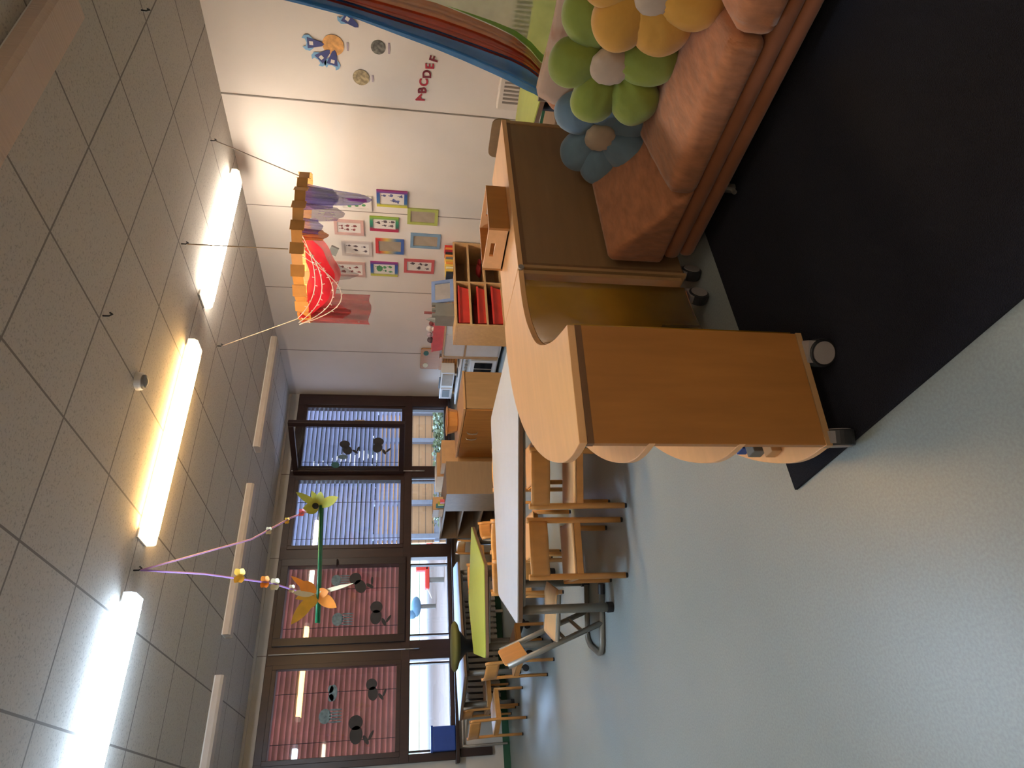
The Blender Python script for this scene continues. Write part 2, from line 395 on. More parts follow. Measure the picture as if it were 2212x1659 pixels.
# exterior venetian blinds
for i, (fx0, fx1, x0, x1) in enumerate(units):
    cm = 'slatr' if i < 2 else 'slatg'
    t = thing('venetian_blind', ['reddish slatted outdoor blind behind the leftmost tall pane with monkey cut-outs', 'reddish slatted outdoor blind behind the pane nearest the yellow butterfly', 'grey slatted outdoor blind behind the pane right of the green stick', 'grey slatted outdoor blind behind the opened window'][i], 'blind', ((x0+x1)/2, YW+.19, 2.72))
    b = B(); a = math.radians(34 if i > 1 else 50)
    n = 24; pit = 1.44/n
    for s in range(n):
        z = 1.16 + pit*(s+.5); jit = random.uniform(-.06, .06)
        box(b, x0-.10, x1+.10, YW+.19-.038, YW+.19+.038, z-.0012, z+.0012, rot=Matrix.Rotation(-a+jit, 3, 'X'))
    obj('slats', b, cm, t, world=True)
    b = B()
    for xx in (x0+.16, x1-.22): box(b, xx-.003, xx+.003, YW+.153, YW+.157, 1.16, 2.66)
    obj('cords', b, 'cord', t, world=True)
    b = B(); box(b, x0-.10, x1+.10, YW+.15, YW+.24, 2.62, 2.70); obj('head_rail', b, 'slatg', t, world=True)
# ------------------------------------------------------------------ outdoors
b = B(); box(b, -20, 60, YW+.26, 37, -.12, -.02); struct('ground', b, 'paving'); bpy.context.view_layer.update()
b = B(); box(b, -40, 80, 37, 90, -.12, .0); o = obj('lawn', b, 'grass'); o['kind'] = 'structure'
t = thing('plank_fence', 'pale wooden plank fence with blue-grey posts outside the right windows', 'fence', (8.2, 13, 0))
b = B(); box(b, 4.9, 12.5, 13.0, 13.06, .0, 1.75); obj('planks', b, 'fence', t, world=True)
for x in (5.0, 5.75, 6.5, 7.25, 8.0, 8.75, 9.5, 10.3):
    b = B(); box(b, x-.05, x+.05, 12.9, 13.0, 0, 1.8); obj('fence_post', b, 'post', t, world=True)
b = B(); box(b, 4.9, 12.5, 12.94, 12.99, .42, .52); obj('fence_rail', b, 'post', t, world=True)
t = thing('brick_building', 'red brick building seen through the slats of the left windows', 'building', (2.5, 27, 0))
b = B(); box(b, -4.5, 11.0, 27, 30, 1.5, 9); obj('brick_wall', b, 'brick', t, world=True)
b = B(); box(b, -4.5, 11.0, 26.96, 30, 0, 1.5)
for q in range(5): box(b, -4+q*3.1, -4+q*3.1+1.2, 26.9, 27, 2.6, 4.2)
obj('pale_plinth', b, 'white', t, world=True)
bpy.data.objects.remove(t.children[1], do_unlink=True)
def foliage(name, label, cat, cx, cy, z0, z1, rx, ry, n, s, mat):
    t = thing(name, label, cat, (cx, cy, 0)); b = B(); rnd = random.Random(n)
    for _ in range(n):
        th = rnd.uniform(0, 2*PI); r = math.sqrt(rnd.random()); z = rnd.uniform(z0, z1)
        p = Vector((cx+rx*r*math.cos(th), cy+ry*r*math.sin(th), z))
        d = Vector((rnd.uniform(-1, 1), rnd.uniform(-1, .3), rnd.uniform(-1, 1))).normalized(); a, c_ = frame_at(d)
        k_ = s*rnd.uniform(.6, 1.2)
        vs = [b.verts.new(p+a*k_*u+c_*k_*v) for u, v in ((-1, 0), (0, -.6), (1, 0), (0, .6))]; b.faces.new(vs)
    obj('foliage', b, mat, t, world=True)
    if rx > 1.2:
        b2 = B(); blob(b2, (cx, cy+.3, (z0+z1)/2), (rx*1.05, ry*.8, (z1-z0)/2*1.05), 24, 16, noise=.15); obj('inner_foliage', b2, mat, t, world=True, smooth=True)
    b = B(); tube(b, [(cx, cy, -.02), (cx, cy, (z0+z1)/2)], max(.03, rx*.05)); obj('stem', b, 'edge', t, world=True)
foliage('ivy_bush', 'leafy grey-green ivy bush outside behind the sill of the rightmost window', 'bush', 6.55, 11.2, .02, .62, 1.15, .35, 2600, .05, 'leaf')
foliage('ivy_bush', 'small leafy ivy bush outside behind the second window from the corner', 'bush', 5.0, 11.6, .02, .62, .30, .3, 500, .05, 'leaf')
foliage('conifer_tree', 'dark conifer seen through the grey slats of the pane right of the green stick', 'tree', 7.9, 19, 1.6, 9, 1.9, 1.3, 4200, .22, 'tree')
foliage('conifer_tree', 'dark conifer seen through the grey slats of the opened window', 'tree', 12.75, 19.9, 1.6, 9, 2.0, 1.3, 4200, .22, 'tree')
# playground things
t = thing('play_slide', 'red outdoor play slide seen low through the window right of the green stick', 'slide', (7.7, 20.2, 0))
b = B(); sheet(b, lambda u, v: Vector((7.4+.75*u, 20+.35*v, .12+.75*u**1.3)), 10, 3); o = obj('chute', b, 'red', t, world=True); m_ = o.modifiers.new('s', 'SOLIDIFY'); m_.thickness = .06
for x in (7.75, 8.05):
    b = B(); tube(b, [(x, 20.2, -.02), (x, 20.2, .8)], .04); obj('leg', b, 'post', t, world=True)
t = thing('spring_rider', 'red playground seat with white strap outside the second window from left', 'playground seat', (5.7, 18, 0))
b = B(); box(b, 5.45, 6.1, 17.9, 18.1, .38, .50); box(b, 5.95, 6.12, 17.9, 18.1, .40, .75); obj('seat', b, 'red', t, world=True, bev=.03)
b = B(); tube(b, [(5.7, 18, -.02), (5.7, 18, .4)], .07); obj('spring', b, 'grey', t, world=True)
b = B(); prism(b, [(5.2, 17.98, .32), (5.5, 17.98, .40), (5.5, 17.98, .46)], (0, .04, 0)); obj('strap', b, 'paper', t, world=True)
t = thing('spring_rider', 'light blue playground rider far outside the second window from left', 'playground seat', (6.1, 22, 0))
b = B(); blob(b, (6.1, 22, .62), (.33, .2, .16)); blob(b, (5.85, 22, .75), (.14, .14, .14)); obj('seat', b, 'ltblue', t, world=True, smooth=True)
b = B(); tube(b, [(6.1, 22, -.02), (6.1, 22, .5)], .07); obj('spring', b, 'grey', t, world=True)
# ------------------------------------------------------------------ cut-outs stuck on panes
def cut(name, label, cat, pts_list, mat, y=YW-.004, cx=0, cz=0, s=1.0, rot=0):
    t = None; b = B(); ca, sa = math.cos(rot), math.sin(rot)
    for pts in pts_list:
        prism(b, [(cx+s*(p[0]*ca-p[1]*sa), y, cz+s*(p[0]*sa+p[1]*ca)) for p in pts], (0, -.003, 0))
    o = obj(name, b, mat); tag(o, label, cat); return o
def ell(cx, cy, rx, ry, n=18, rot=0):
    return [(cx+rx*math.cos(2*PI*k/n)*math.cos(rot)-ry*math.sin(2*PI*k/n)*math.sin(rot), cy+rx*math.cos(2*PI*k/n)*math.sin(rot)+ry*math.sin(2*PI*k/n)*math.cos(rot)) for k in range(n)]
monk = [ell(0, 0, .085, .065), ell(.115, .01, .07, .072), ell(-.05, -.10, .05, .02, rot=.6), ell(-.01, -.15, .05, .015, rot=-.5)]
cut('paper_monkey', 'dark paper monkey cut-out hanging lowest in the leftmost tall pane', 'window sticker', monk, 'monkey', cx=.90, cz=1.66, s=1.05)
cut('paper_monkey', 'small dark paper monkey cut-out at the right of the leftmost tall pane', 'window sticker', monk, 'monkey', cx=1.30, cz=1.50, s=.85, rot=.1)
cut('paper_monkey', 'dark paper monkey cut-out above, near the handle of the second pane', 'window sticker', monk, 'monkey', cx=2.50, cz=1.70, s=1.0, rot=.5)
cut('paper_monkey', 'dark paper monkey cut-out lower left in the second pane', 'window sticker', monk, 'monkey', cx=2.13, cz=1.50, s=1.0, rot=-.1)
octo = [ell(0, .02, .075, .065)] + [ell(-.06+.03*q, -.09, .009, .07) for q in range(5)]
cut('paper_octopus', 'pale grey paper octopus with dangling arms in the leftmost tall pane', 'window sticker', octo, 'octo', cx=1.10, cz=1.98)
cut('paper_octopus', 'pale teal paper octopus with long arms low in the second pane', 'window sticker', octo, 'octo', cx=2.12, cz=1.92)
cut('paper_octopus', 'pale teal paper octopus behind the green stick in the second pane', 'window sticker', octo, 'octo', cx=2.58, cz=1.97, s=.9)
cut('paper_cloud', 'pale lumpy paper cut-out above the small monkey in the leftmost pane', 'window sticker', [ell(0, 0, .085, .045), ell(.04, .03, .04, .03), ell(-.05, .02, .04, .03)], 'octo', cx=1.33, cz=1.93)
def in_sash(name, label, pts, mat, cx, cz, s=1.0, rot=0):
    o = cut(name, label, 'window sticker', pts, mat, y=0, cx=0, cz=0, s=s, rot=rot)
    a = sash.rotation_euler[2]; o.location = (3.99+cx*math.cos(a)-.006*math.sin(a)*-1, YW-.06+cx*math.sin(a), 1.21+cz); o.rotation_euler = (0, 0, a)
    # stand just off the pane on the room side
    n = Vector((math.sin(a), -math.cos(a), 0)); o.location = Vector(o.location) + n*.006
    return o
in_sash('paper_monkey', 'dark paper monkey cut-out with curled tail on the opened window', monk, 'monkey', .42, .72, .9, .2)
in_sash('paper_monkey', 'second dark paper monkey cut-out, lower on the opened window', monk, 'monkey', .46, .34, .95, -.2)
in_sash('paper_rose', 'small teal paper disc with wavy rim on the opened window', [ell(0, 0, .055, .055, 9)], 'teal', .16, .88)
in_sash('paper_flower', 'pale yellow-green paper flower on the opened window', [ell(0, 0, .04, .06)], 'octo', .30, .78)
# ------------------------------------------------------------------ ceiling lamps
def lamp(x0, x1, yc, mat, endm, label, depth=.075, w=.17):
    t = thing('ceiling_lamp', label, 'ceiling lamp', ((x0+x1)/2, yc, H), group=None)
    b = B(); box(b, x0, x1, yc-w/2+.005, yc+w/2-.005, H-.012, H-.0005); obj('backplate', b, 'white', t, world=True)
    b = B()
    pr = [(yc-w/2, H-.012), (yc-w/2, H-depth+.02), (yc-w/2+.02, H-depth), (yc+w/2-.02, H-depth), (yc+w/2, H-depth+.02), (yc+w/2, H-.012)]
    prism(b, [(x0+.06, y, z) for y, z in pr], (x1-x0-.12, 0, 0)); obj('diffuser', b, mat, t, world=True)
    for xa in (x0, x1-.06):
        b = B(); prism(b, [(xa, y, z) for y, z in pr], (.06, 0, 0)); obj('end_cap', b, endm, t, world=True)
    return t
lamp(3.53, 5.03, 4.12, 'lampw', 'lampend', 'lit white ceiling lamp nearest the wall of pictures')
lamp(1.59, 3.10, 4.12, 'lampo', 'lampend', 'lit orange-glowing ceiling lamp beside the smoke detector')
lamp(-.25, 1.26, 4.12, 'lampc', 'lampendc', 'lit cool white ceiling lamp left of the purple ribbon hook')
lamp(3.53, 5.03, 6.52, 'oldlamp', 'oldlamp', 'unlit ceiling lamp nearest the room corner, window row', w=.15)
lamp(1.60, 3.10, 6.52, 'oldlamp', 'oldlamp', 'unlit ceiling lamp behind the purple ribbons, window row', w=.15)
lamp(-.25, 1.26, 6.52, 'oldlamp', 'oldlamp', 'unlit ceiling lamp at the left end of the window row', w=.15)
lamp(-2.2, -.7, 1.70, 'lampb', 'lampend', 'warm ceiling lamp behind and left of the viewer')
lamp(.3, 1.8, -.75, 'lampb', 'lampend', 'warm ceiling lamp behind the viewer')
lamp(-2.2, -.7, -.75, 'lampb', 'lampend', 'warm ceiling lamp in the far back corner behind the viewer')
lamp(1.70, 3.20, 1.70, 'nearlamp', 'nearlamp', 'unlit ridged ceiling lamp closest to the viewer', w=.2, depth=.085)
t = thing('smoke_detector', 'small round smoke detector on the ceiling by the orange lamp', 'smoke detector', (2.34, 3.48, H))
b = B(); lathe(b, [(.055, 0), (.055, -.02), (.05, -.035)], 24, (2.34, 3.48, H-.001)); obj('base', b, 'white', t, world=True)
b = B(); lathe(b, [(.04, -.0355), (.04, -.05), (.02, -.055)], 24, (2.34, 3.48, H)); obj('sensor_head', b, 'grey', t, world=True)
for x, y, lab in ((4.70, 3.51, 'small ceiling hook above the gold mobile, right side'), (3.55, 3.53, 'small ceiling hook above the gold mobile, nearest corner of its ropes'), (3.54, 4.70, 'small ceiling hook at the left rope of the gold mobile'), (2.36, 2.90, 'small bent hook in the bare ceiling in front of the smoke detector'), (1.415, 4.129, 'small ceiling hook holding the purple ribbons'), (4.10, 2.20, 'lone small hook on the ceiling near the picture wall')):
    b = B(); tube(b, [(x, y, H-.001), (x, y, H-.03), (x+.012, y, H-.045), (x+.022, y, H-.03)], .005, 6); o = obj('ceiling_hook', b, 'black', smooth=True); tag(o, lab, 'hook')
# ------------------------------------------------------------------ pictures on the right wall
FR = [
 (4.43, 4.62, 1.60, 1.916, 'paper', 'whitep', 'purple', 'white framed drawing with a purple band, half hidden by the violet scarf'),
 (4.34, 4.546, 1.247, 1.551, grad('frame_violet', 1, [(0, (.30, .03, .16)), (.2, (.03, .08, .28)), (.75, (.05, .14, .30)), (.9, (.55, .48, .05))]), 'paper', 'inkblue', 'rainbow framed drawing of blue insects, rightmost of the pictures'),
 (4.546, 4.756, .93, 1.243, plain('frame_green', (.36, .38, .09), .6), 'taupe', None, 'olive green picture frame with an empty brown board'),
 (4.757, 4.96, 1.69, 1.99, plain('frame_pink', (.55, .33, .29), .6), 'paper', 'inkred', 'pink framed sheet with six dark red blots in two rows'),
 (4.683, 4.88, 1.331, 1.627, grad('frame_green_red', 1, [(0, (.28, .38, .04)), (.3, (.03, .24, .12)), (.7, (.03, .10, .08)), (.85, (.38, .02, .06))]), 'paper', 'ink', 'green and red framed drawing with grey smudges'),
 (4.882, 5.09, .885, 1.204, plain('frame_blue', (.17, .27, .38), .6), 'taupe', None, 'dusty blue picture frame with an empty brown board'),
 (5.047, 5.262, 1.613, 1.931, plain('frame_whitish', (.50, .42, .38), .6), 'paper', 'ink', 'greyish white framed sheet with scattered dark blots'),
 (4.985, 5.20, 1.272, 1.573, grad('frame_rainbow', 2, [(0, (.05, .09, .32)), (.25, (.05, .15, .3)), (.6, (.60, .42, .08)), (.85, (.55, .04, .03))]), 'taupe', None, 'red, yellow and blue frame around an empty brown board'),
 (5.27, 5.48, .93, 1.266, plain('frame_red', (.50, .09, .09), .6), 'paper', 'ink', 'red framed sheet with small grey animal drawings'),
 (5.364, 5.589, 1.693, 2.03, plain('frame_dullpink', (.48, .29, .25), .6), 'paper', 'inkred', 'dull pink framed sheet behind the grey scarf'),
 (5.334, 5.555, 1.335, 1.635, grad('frame_violet_blue', 1, [(0, (.28, .03, .16)), (.2, (.03, .07, .28)), (.75, (.04, .12, .30)), (.9, (.50, .45, .06))]), 'paper', 'inkgreen', 'rainbow framed drawing with a big green blot'),
]
M['whitep'] = M['paper']
for i, (y0, y1, z0, z1, fm, pm, im, lab) in enumerate(FR):
    t = thing('picture_frame', lab, 'picture', (XP, (y0+y1)/2, (z0+z1)/2), group=None)
    w = .032
    b = B(); X0, X1 = XP-.016, XP-.002
    box(b, X0, X1, y0, y0+w, z0, z1); box(b, X0, X1, y1-w, y1, z0, z1); box(b, X0, X1, y0+w, y1-w, z0, z0+w); box(b, X0, X1, y0+w, y1-w, z1-w, z1)
    obj('frame_border', b, fm, t, world=True)
    b = B(); box(b, XP-.008, XP-.002, y0+w-.002, y1-w+.002, z0+w-.002, z1-w+.002); obj('sheet', b, pm, t, world=True)
    if im:
        rnd = random.Random(i+3); b = B()
        if im == 'purple':
            prism(b, [(XP-.009, y0+.04, z0+.05), (XP-.009, y0+.04, z1-.06), (XP-.009, y0+.075, z1-.10), (XP-.009, y0+.085, z0+.05)], (-.001, 0, 0))
            obj('drawing', b, 'purple', t, world=True); b = B()
            for q in range(3): prism(b, [(XP-.009, y0+.12+.015*math.cos(a_)+.01*q, z0+.08+.07*q+.02*math.sin(a_)) for a_ in [2*PI*k_/9 for k_ in range(9)]], (-.001, 0, 0))
            obj('drawing', b, 'inkgreen', t, world=True)
        else:
            nr = 3 if im in ('inkred',) else 2
            spots = [(u, v) for u in (.3, .7) for v in ((.2, .5, .8))][:6 if im == 'inkred' else 5]
            for (u, v) in spots:
                cy = y0+w+(y1-y0-2*w)*(u+rnd.uniform(-.08, .08)); cz = z0+w+(z1-z0-2*w)*(v+rnd.uniform(-.08, .08))
                R_ = rnd.uniform(.012, .02)
                n = 11; prism(b, [(XP-.009, cy+R_*(1+.45*rnd.uniform(-1, 1))*math.cos(2*PI*q/n), cz+1.1*R_*(1+.45*rnd.uniform(-1, 1))*math.sin(2*PI*q/n)) for q in range(n)], (-.001, 0, 0))
                prism(b, [(XP-.009, cy, cz+.01), (XP-.009, cy+.006, cz+.035), (XP-.009, cy-.004, cz+.03)], (-.001, 0, 0))
            if im == 'inkgreen':
                cy, cz = (y0+y1)/2-.005, z1-.10
                prism(b, [(XP-.0095, cy+.045*math.cos(2*PI*q/14)*(1+.1*(q % 2)), cz+.035*math.sin(2*PI*q/14)) for q in range(14)], (-.001, 0, 0))
            obj('drawing', b, im, t, world=True)
# wall decals
def disc(y, z, r, x=XP-.003, n=26): return [(x, y+r*math.cos(2*PI*k_/n), z+r*math.sin(2*PI*k_/n)) for k_ in range(n)]
def decal(name, label, cat, y, z, r, mat, cap=True, capw=.09):
    t = thing(name, label, cat, (XP, y, z)); b = B(); prism(b, disc(y, z, r), (-.002, 0, 0)); obj('disc', b, mat, t, world=True)
    if cap:
        b = B(); prism(b, [(XP-.003, y-capw/2, z-r-.035), (XP-.003, y+capw/2, z-r-.035), (XP-.003, y+capw/2, z-r-.02), (XP-.003, y-capw/2, z-r-.02)], (-.001, 0, 0)); obj('caption_strip', b, 'purrib_pale', t, world=True)
    return t
M['purrib_pale'] = plain('pale_violet_caption', (.40, .32, .36), .8)
M['moon'] = plain('grey_planet', (.14, .13, .11), .8, var=.6, scale=40)
M['planet'] = plain('beige_planet', (.36, .27, .15), .8, var=.5, scale=40)
M['sun'] = plain('orange_planet', (.66, .33, .11), .8, var=.25, scale=30)
decal('planet_decal', 'small grey planet disc decal on the wall beside the blue cloth', 'wall decal', 2.914, 1.511, .058, 'moon')
decal('planet_decal', 'beige mottled planet disc decal on the wall', 'wall decal', 3.187, 1.656, .068, 'planet', capw=.06)
decal('planet_decal', 'orange disc decal with three blue badges pointing at it', 'wall decal', 2.935, 1.865, .085, 'sun', capw=.07)
def badge(y, z, ang, lab):
    t = thing('badge_decal', lab, 'wall decal', (XP, y, z)); ca, sa = math.cos(ang), math.sin(ang)
    def P(u, v, x=XP-.006): return (x, y+u*ca-v*sa, z+u*sa+v*ca)
    b = B(); prism(b, [P(*q, XP-.0045) for q in [(-.066, .03), (-.06, .065), (-.035, .085), (-.03, .06), (0, .05), (.03, .06), (.035, .085), (.06, .065), (.066, .03), (.04, .0), (-.04, .0)]], (-.0012, 0, 0)); obj('light_rim', b, 'ltblue', t, world=True)
    b = B(); prism(b, [P(*q) for q in [(-.045, .045), (.045, .045), (.018, -.065), (0, -.085), (-.018, -.065)]], (-.0015, 0, 0)); obj('dark_panel', b, 'navy', t, world=True)
    b = B(); prism(b, [P(*q, XP-.008) for q in [(-.015, .0), (.015, .0), (.015, .03), (-.015, .03)]], (-.001, 0, 0)); obj('emblem', b, 'paper', t, world=True)
badge(2.935, 2.02, 0.0, 'dark blue badge decal with light blue rim, straight above the orange disc')
badge(3.035, 1.955, -.75, 'dark blue badge decal, tilted, upper left of the orange disc')
badge(3.055, 1.875, -1.35, 'dark blue badge decal lying sideways left of the orange disc')
badge(2.72, 1.73, .6, 'light blue badge decal half covered by the blue cloth')
# letters
M['letter'] = plain('letter_red', (.38, .02, .035), .7)
M['letterd'] = plain('letter_maroon', (.17, .008, .02), .7)
for ch, y, z, r, m_ in (('A', 3.325, 1.163, .45, 'letter'), ('B', 3.250, 1.143, .10, 'letterd'), ('C', 3.175, 1.132, .05, 'letter'), ('D', 3.099, 1.109, .08, 'letterd'), ('E', 3.028, 1.088, .05, 'letter'), ('F', 2.962, 1.058, -.22, 'letterd')):
    cu = bpy.data.curves.new('letter', 'FONT'); cu.body = ch; cu.size = .098; cu.extrude = .0015; cu.offset = .003; cu.align_x = 'CENTER'; cu.align_y = 'CENTER'
    tmp = bpy.data.objects.new('tmp', cu); C.objects.link(tmp)
    dg = bpy.context.evaluated_depsgraph_get(); me = bpy.data.meshes.new_from_object(tmp.evaluated_get(dg)); bpy.data.objects.remove(tmp)
    me.materials.clear(); me.materials.append(M[m_])
    o = bpy.data.objects.new('wall_letter', me); C.objects.link(o)
    o.matrix_world = Matrix.Translation((XP-.004, y, z)) @ Matrix(((0, 0, -1, 0), (-1, 0, 0, 0), (0, 1, 0, 0), (0, 0, 0, 1))) @ Matrix.Rotation(r, 4, 'Z')
    tag(o, 'dark red capital letter %s in the slanting alphabet row on the wall' % ch, 'letter')
# white radiator on right wall
t = thing('radiator', 'white slotted radiator low on the right wall behind the coloured cloth', 'radiator', (XP-.06, 2.5, .08))
b = B(); box(b, XP-.10, XP-.02, 1.7, 3.30, .10, .50); obj('body', b, 'radiw', t, world=True, bev=.01)
b = B()
for q in range(41): box(b, XP-.104, XP-.099, 1.76+.0365*q, 1.776+.0365*q, .14, .46)
obj('slots', b, 'seam', t, world=True)
b = B()
for y in (1.8, 3.2): box(b, XP-.08, XP-.03, y, y+.03, 0, .1)
obj('feet', b, 'radiw', t, world=True)
# ------------------------------------------------------------------ window-side radiators
for x0, x1, lab in ((.98, 2.30, 'cream ribbed radiator under the left windows behind the far table'),):
    t = thing('radiator', lab, 'radiator', ((x0+x1)/2, YW-.12, 0)); b = B(); n = int((x1-x0)/.06)
    for q in range(n): 
        x = x0+q*(x1-x0)/n; box(b, x, x+.042, YW-.17, YW-.07, .09, .51)
    obj('columns', b, 'radi', t, world=True, bev=.006)
    b = B(); box(b, x0, x1-.02, YW-.14, YW-.10, .12, .15); box(b, x0, x1-.02, YW-.14, YW-.10, .45, .48); obj('headers', b, 'radi', t, world=True)
    b = B()
    for x in (x0+.1, x1-.2): box(b, x, x+.03, YW-.14, YW-.10, 0, .12)
    obj('feet', b, 'radi', t, world=True)
b = B(); tube(b, [(.72, YW-.05, .03), (.72, YW-.05, .52), (.98, YW-.12, .52)], .012); o = obj('heating_pipe', b, 'radi', smooth=True); tag(o, 'thin cream heating pipe beside the ribbed radiator', 'pipe')
t = thing('storage_box', 'blue plastic storage box standing on the left end of the window sill', 'box', (.80, YW-.08, .602))
b = B(); box(b, .68, .92, YW-.135, YW-.03, .602, .85); obj('body', b, 'blue', t, world=True, bev=.012)
b = B(); box(b, .672, .928, YW-.142, YW-.022, .845, .868); obj('rim', b, 'blue', t, world=True, bev=.004)
# ------------------------------------------------------------------ carpet
def carpet(name, pts, label, mat='carpet'):
    b = B(); prism(b, [(x, y, .0005) for x, y in pts], (0, 0, .010)); o = obj(name, b, mat); tag(o, label, 'carpet')
carpet('carpet', [(.815, -1.6), (2.80, -1.6), (2.80, 1.765), (.815, 1.755)], 'large dark navy carpet under the orange sofa and wheeled cabinet')
# ------------------------------------------------------------------ wheeled cabinets
def castor(t, x, y, ang=0, r=.042, z0=.011):
    b = B(); c, s = math.cos(ang), math.sin(ang)
    prof = [(x - s*r*0 + c*r*math.cos(2*PI*k_/24), y + s*r*math.cos(2*PI*k_/24), z0+r+r*math.sin(2*PI*k_/24)) for k_ in range(24)]
    nv = Vector((-s, c, 0))
    prism(b, [Vector(p)-nv*.022 for p in prof], nv*.044); wo = obj('castor', b, 'black', t, world=True, bev=.004)
    b = B(); rr = r*.80
    prof = [(x + c*rr*math.cos(2*PI*k_/24), y + s*rr*math.cos(2*PI*k_/24), z0+r+rr*math.sin(2*PI*k_/24)) for k_ in range(24)]
    prism(b, [Vector(p)-nv*.025 for p in prof], nv*.050)
    prism(b, [Vector((x, y, z0+r))-nv*.0+Vector((c*a_, s*a_, h_)) - nv*.017 for a_, h_ in ((-.03, 0), (.035, 0), (.035, .046), (-.03, .046))], nv*.034)
    obj('hub', b, 'castor', wo, world=True)
outer = [(.79, 1.415), (.797, 1.50), (.825, 1.59), (.893, 1.715), (.975, 1.83), (1.08, 1.945), (1.245, 2.085), (1.44, 2.19), (1.65, 2.245), (1.76, 2.25), (1.848, 2.245)]
inner = [(1.84, 1.868), (1.70, 1.866), (1.575, 1.845), (1.46, 1.795), (1.36, 1.73), (1.28, 1.64), (1.21, 1.53), (1.165, 1.43), (1.14, 1.365)]
def smooth_pl(p, n=4):
    out = []
    for i in range(len(p)-1):
        p0 = Vector(p[max(i-1, 0)]); p1 = Vector(p[i]); p2 = Vector(p[i+1]); p3 = Vector(p[min(i+2, len(p)-1)])
        for k_ in range(n):
            u = k_/n; out.append(tuple(.5*((2*p1)+(p2-p0)*u+(2*p0-5*p1+4*p2-p3)*u*u+(3*p1-3*p2+p3-p0)*u**3)))
    out.append(tuple(p[-1])); return out
so, si = smooth_pl(outer), smooth_pl(inner)
t = thing('wheeled_shelf', 'curved corner shelf on castors with wavy birch top and amber curved back', 'shelf', (1.25, 1.75, .01))
b = B(); prism(b, [(x, y, .790) for x, y in so+si], (0, 0, .022)); obj('top', b, 'birch', t, world=True, bev=.002)
for z in (.605, .350, .095):
    b = B(); c_ = Vector((1.55, 1.95, 0)); pts = [(x, y, z) for x, y in so if x < 1.78] + [(1.815, 2.18, z)] + [(min(x+.012, 1.815), y+.022, z) for x, y in si if x < 1.80]
    prism(b, pts, (0, 0, .02)); obj('shelf_board', b, 'birch', t, world=True, bev=.002)
d = Vector((1.14-.79, 1.365-1.415, 0)); nrm = Vector((-d.y, d.x, 0)).normalized()*.02
b = B(); prism(b, [(.79, 1.415, .112), (1.14, 1.365, .112), (1.14, 1.365, .772), (.79, 1.415, .772)], nrm); obj('end_panel', b, 'birchp', t, world=True, bev=.002)
b = B(); prism(b, [Vector((.788, 1.4145, .093)), Vector((1.142, 1.3645, .093)), Vector((1.142, 1.3645, .111)), Vector((.788, 1.4145, .111))], nrm*1.1)
obj('bottom_edge', b, 'cabwood', t, world=True)
b = B(); prism(b, [Vector((.789, 1.415, .772)), Vector((1.141, 1.365, .772)), Vector((1.141, 1.365, .790)), Vector((.789, 1.415, .790))], nrm); obj('top_edge', b, 'edge', t, world=True)
b = B(); sip = si[2:-1]
sheet(b, lambda u, v: Vector((sip[min(int(u*(len(sip)-1)+.5), len(sip)-1)][0]+.004, sip[min(int(u*(len(sip)-1)+.5), len(sip)-1)][1]+.006, .115+.675*v)), len(sip)-1, 1)
o = obj('curved_back', b, 'amber', t, world=True, smooth=True); m_ = o.modifiers.new('s', 'SOLIDIFY'); m_.thickness = .008
b = B(); box(b, 1.822, 1.84, 1.87, 2.20, .115, .79); obj('side_panel', b, 'cabwood', t, world=True)
for x, y, a_ in ((.822, 1.432, 1.15), (1.075, 1.372, -.62), (1.772, 1.905, .3), (1.15, 1.95, .6)): castor(t, x, y, a_, z0=.011 if y < 1.6 else .001)
b = B(); 
for q, (x, y) in enumerate(((.845, 1.60), (.868, 1.645), (.895, 1.69))): box(b, x-.02, x+.02, y-.018, y+.018, .116, .19)
for q, (x, y, m_) in enumerate(((.985, 1.775, 'blue'), (.935, 1.70, 'grey'), (.895, 1.625, 'card'))):
    bb = B(); box(bb, x-.022, x+.022, y-.022, y+.022, .116, .15+.01*(q == 1)); o = obj('small_box', bb, m_, bev=.003)
    tag(o, ['small dark blue box on the lowest board of the curved shelf', 'small grey box on the lowest board of the curved shelf', 'small tan box on the lowest board of the curved shelf'][q], 'box')
b.free()
# cabinet B
t = thing('wheeled_cabinet', 'low wheeled cabinet with plain brown back behind the sofa arm', 'cabinet', (2.34, 2.05, 0))
b = B(); box(b, 1.852, 2.84, 1.865, 2.235, .790, .812); obj('top', b, 'birch', t, world=True, bev=.002)
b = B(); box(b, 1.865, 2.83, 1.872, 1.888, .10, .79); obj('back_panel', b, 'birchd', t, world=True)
b = B(); box(b, 1.852, 1.866, 1.866, 2.23, .09, .79); obj('side_panel', b, 'cabwood', t, world=True)
b = B(); box(b, 2.82, 2.838, 1.866, 2.23, .09, .79); obj('side_panel', b, 'cabwood', t, world=True)
b = B(); box(b, 1.866, 2.82, 1.868, 1.871, .772, .79); box(b, 1.866, 1.88, 1.8675, 1.8715, .1, .772); obj('edge_strip', b, 'edge', t, world=True)
for z in (.09, .44):
    b = B(); box(b, 1.867, 2.819, 1.889, 2.225, z, z+.018); obj('shelf_board', b, 'cabwood', t, world=True)
for x, y, a_ in ((1.905, 1.905, .4), (2.78, 1.91, 0), (1.905, 2.19, 0), (2.78, 2.19, 0)): castor(t, x, y, a_, z0=.001)
b = B(); tube(b, [(1.846, 1.868, .80), (1.846, 1.858, .80)], .012); o = obj('hinge', b, 'castor', t, world=True)
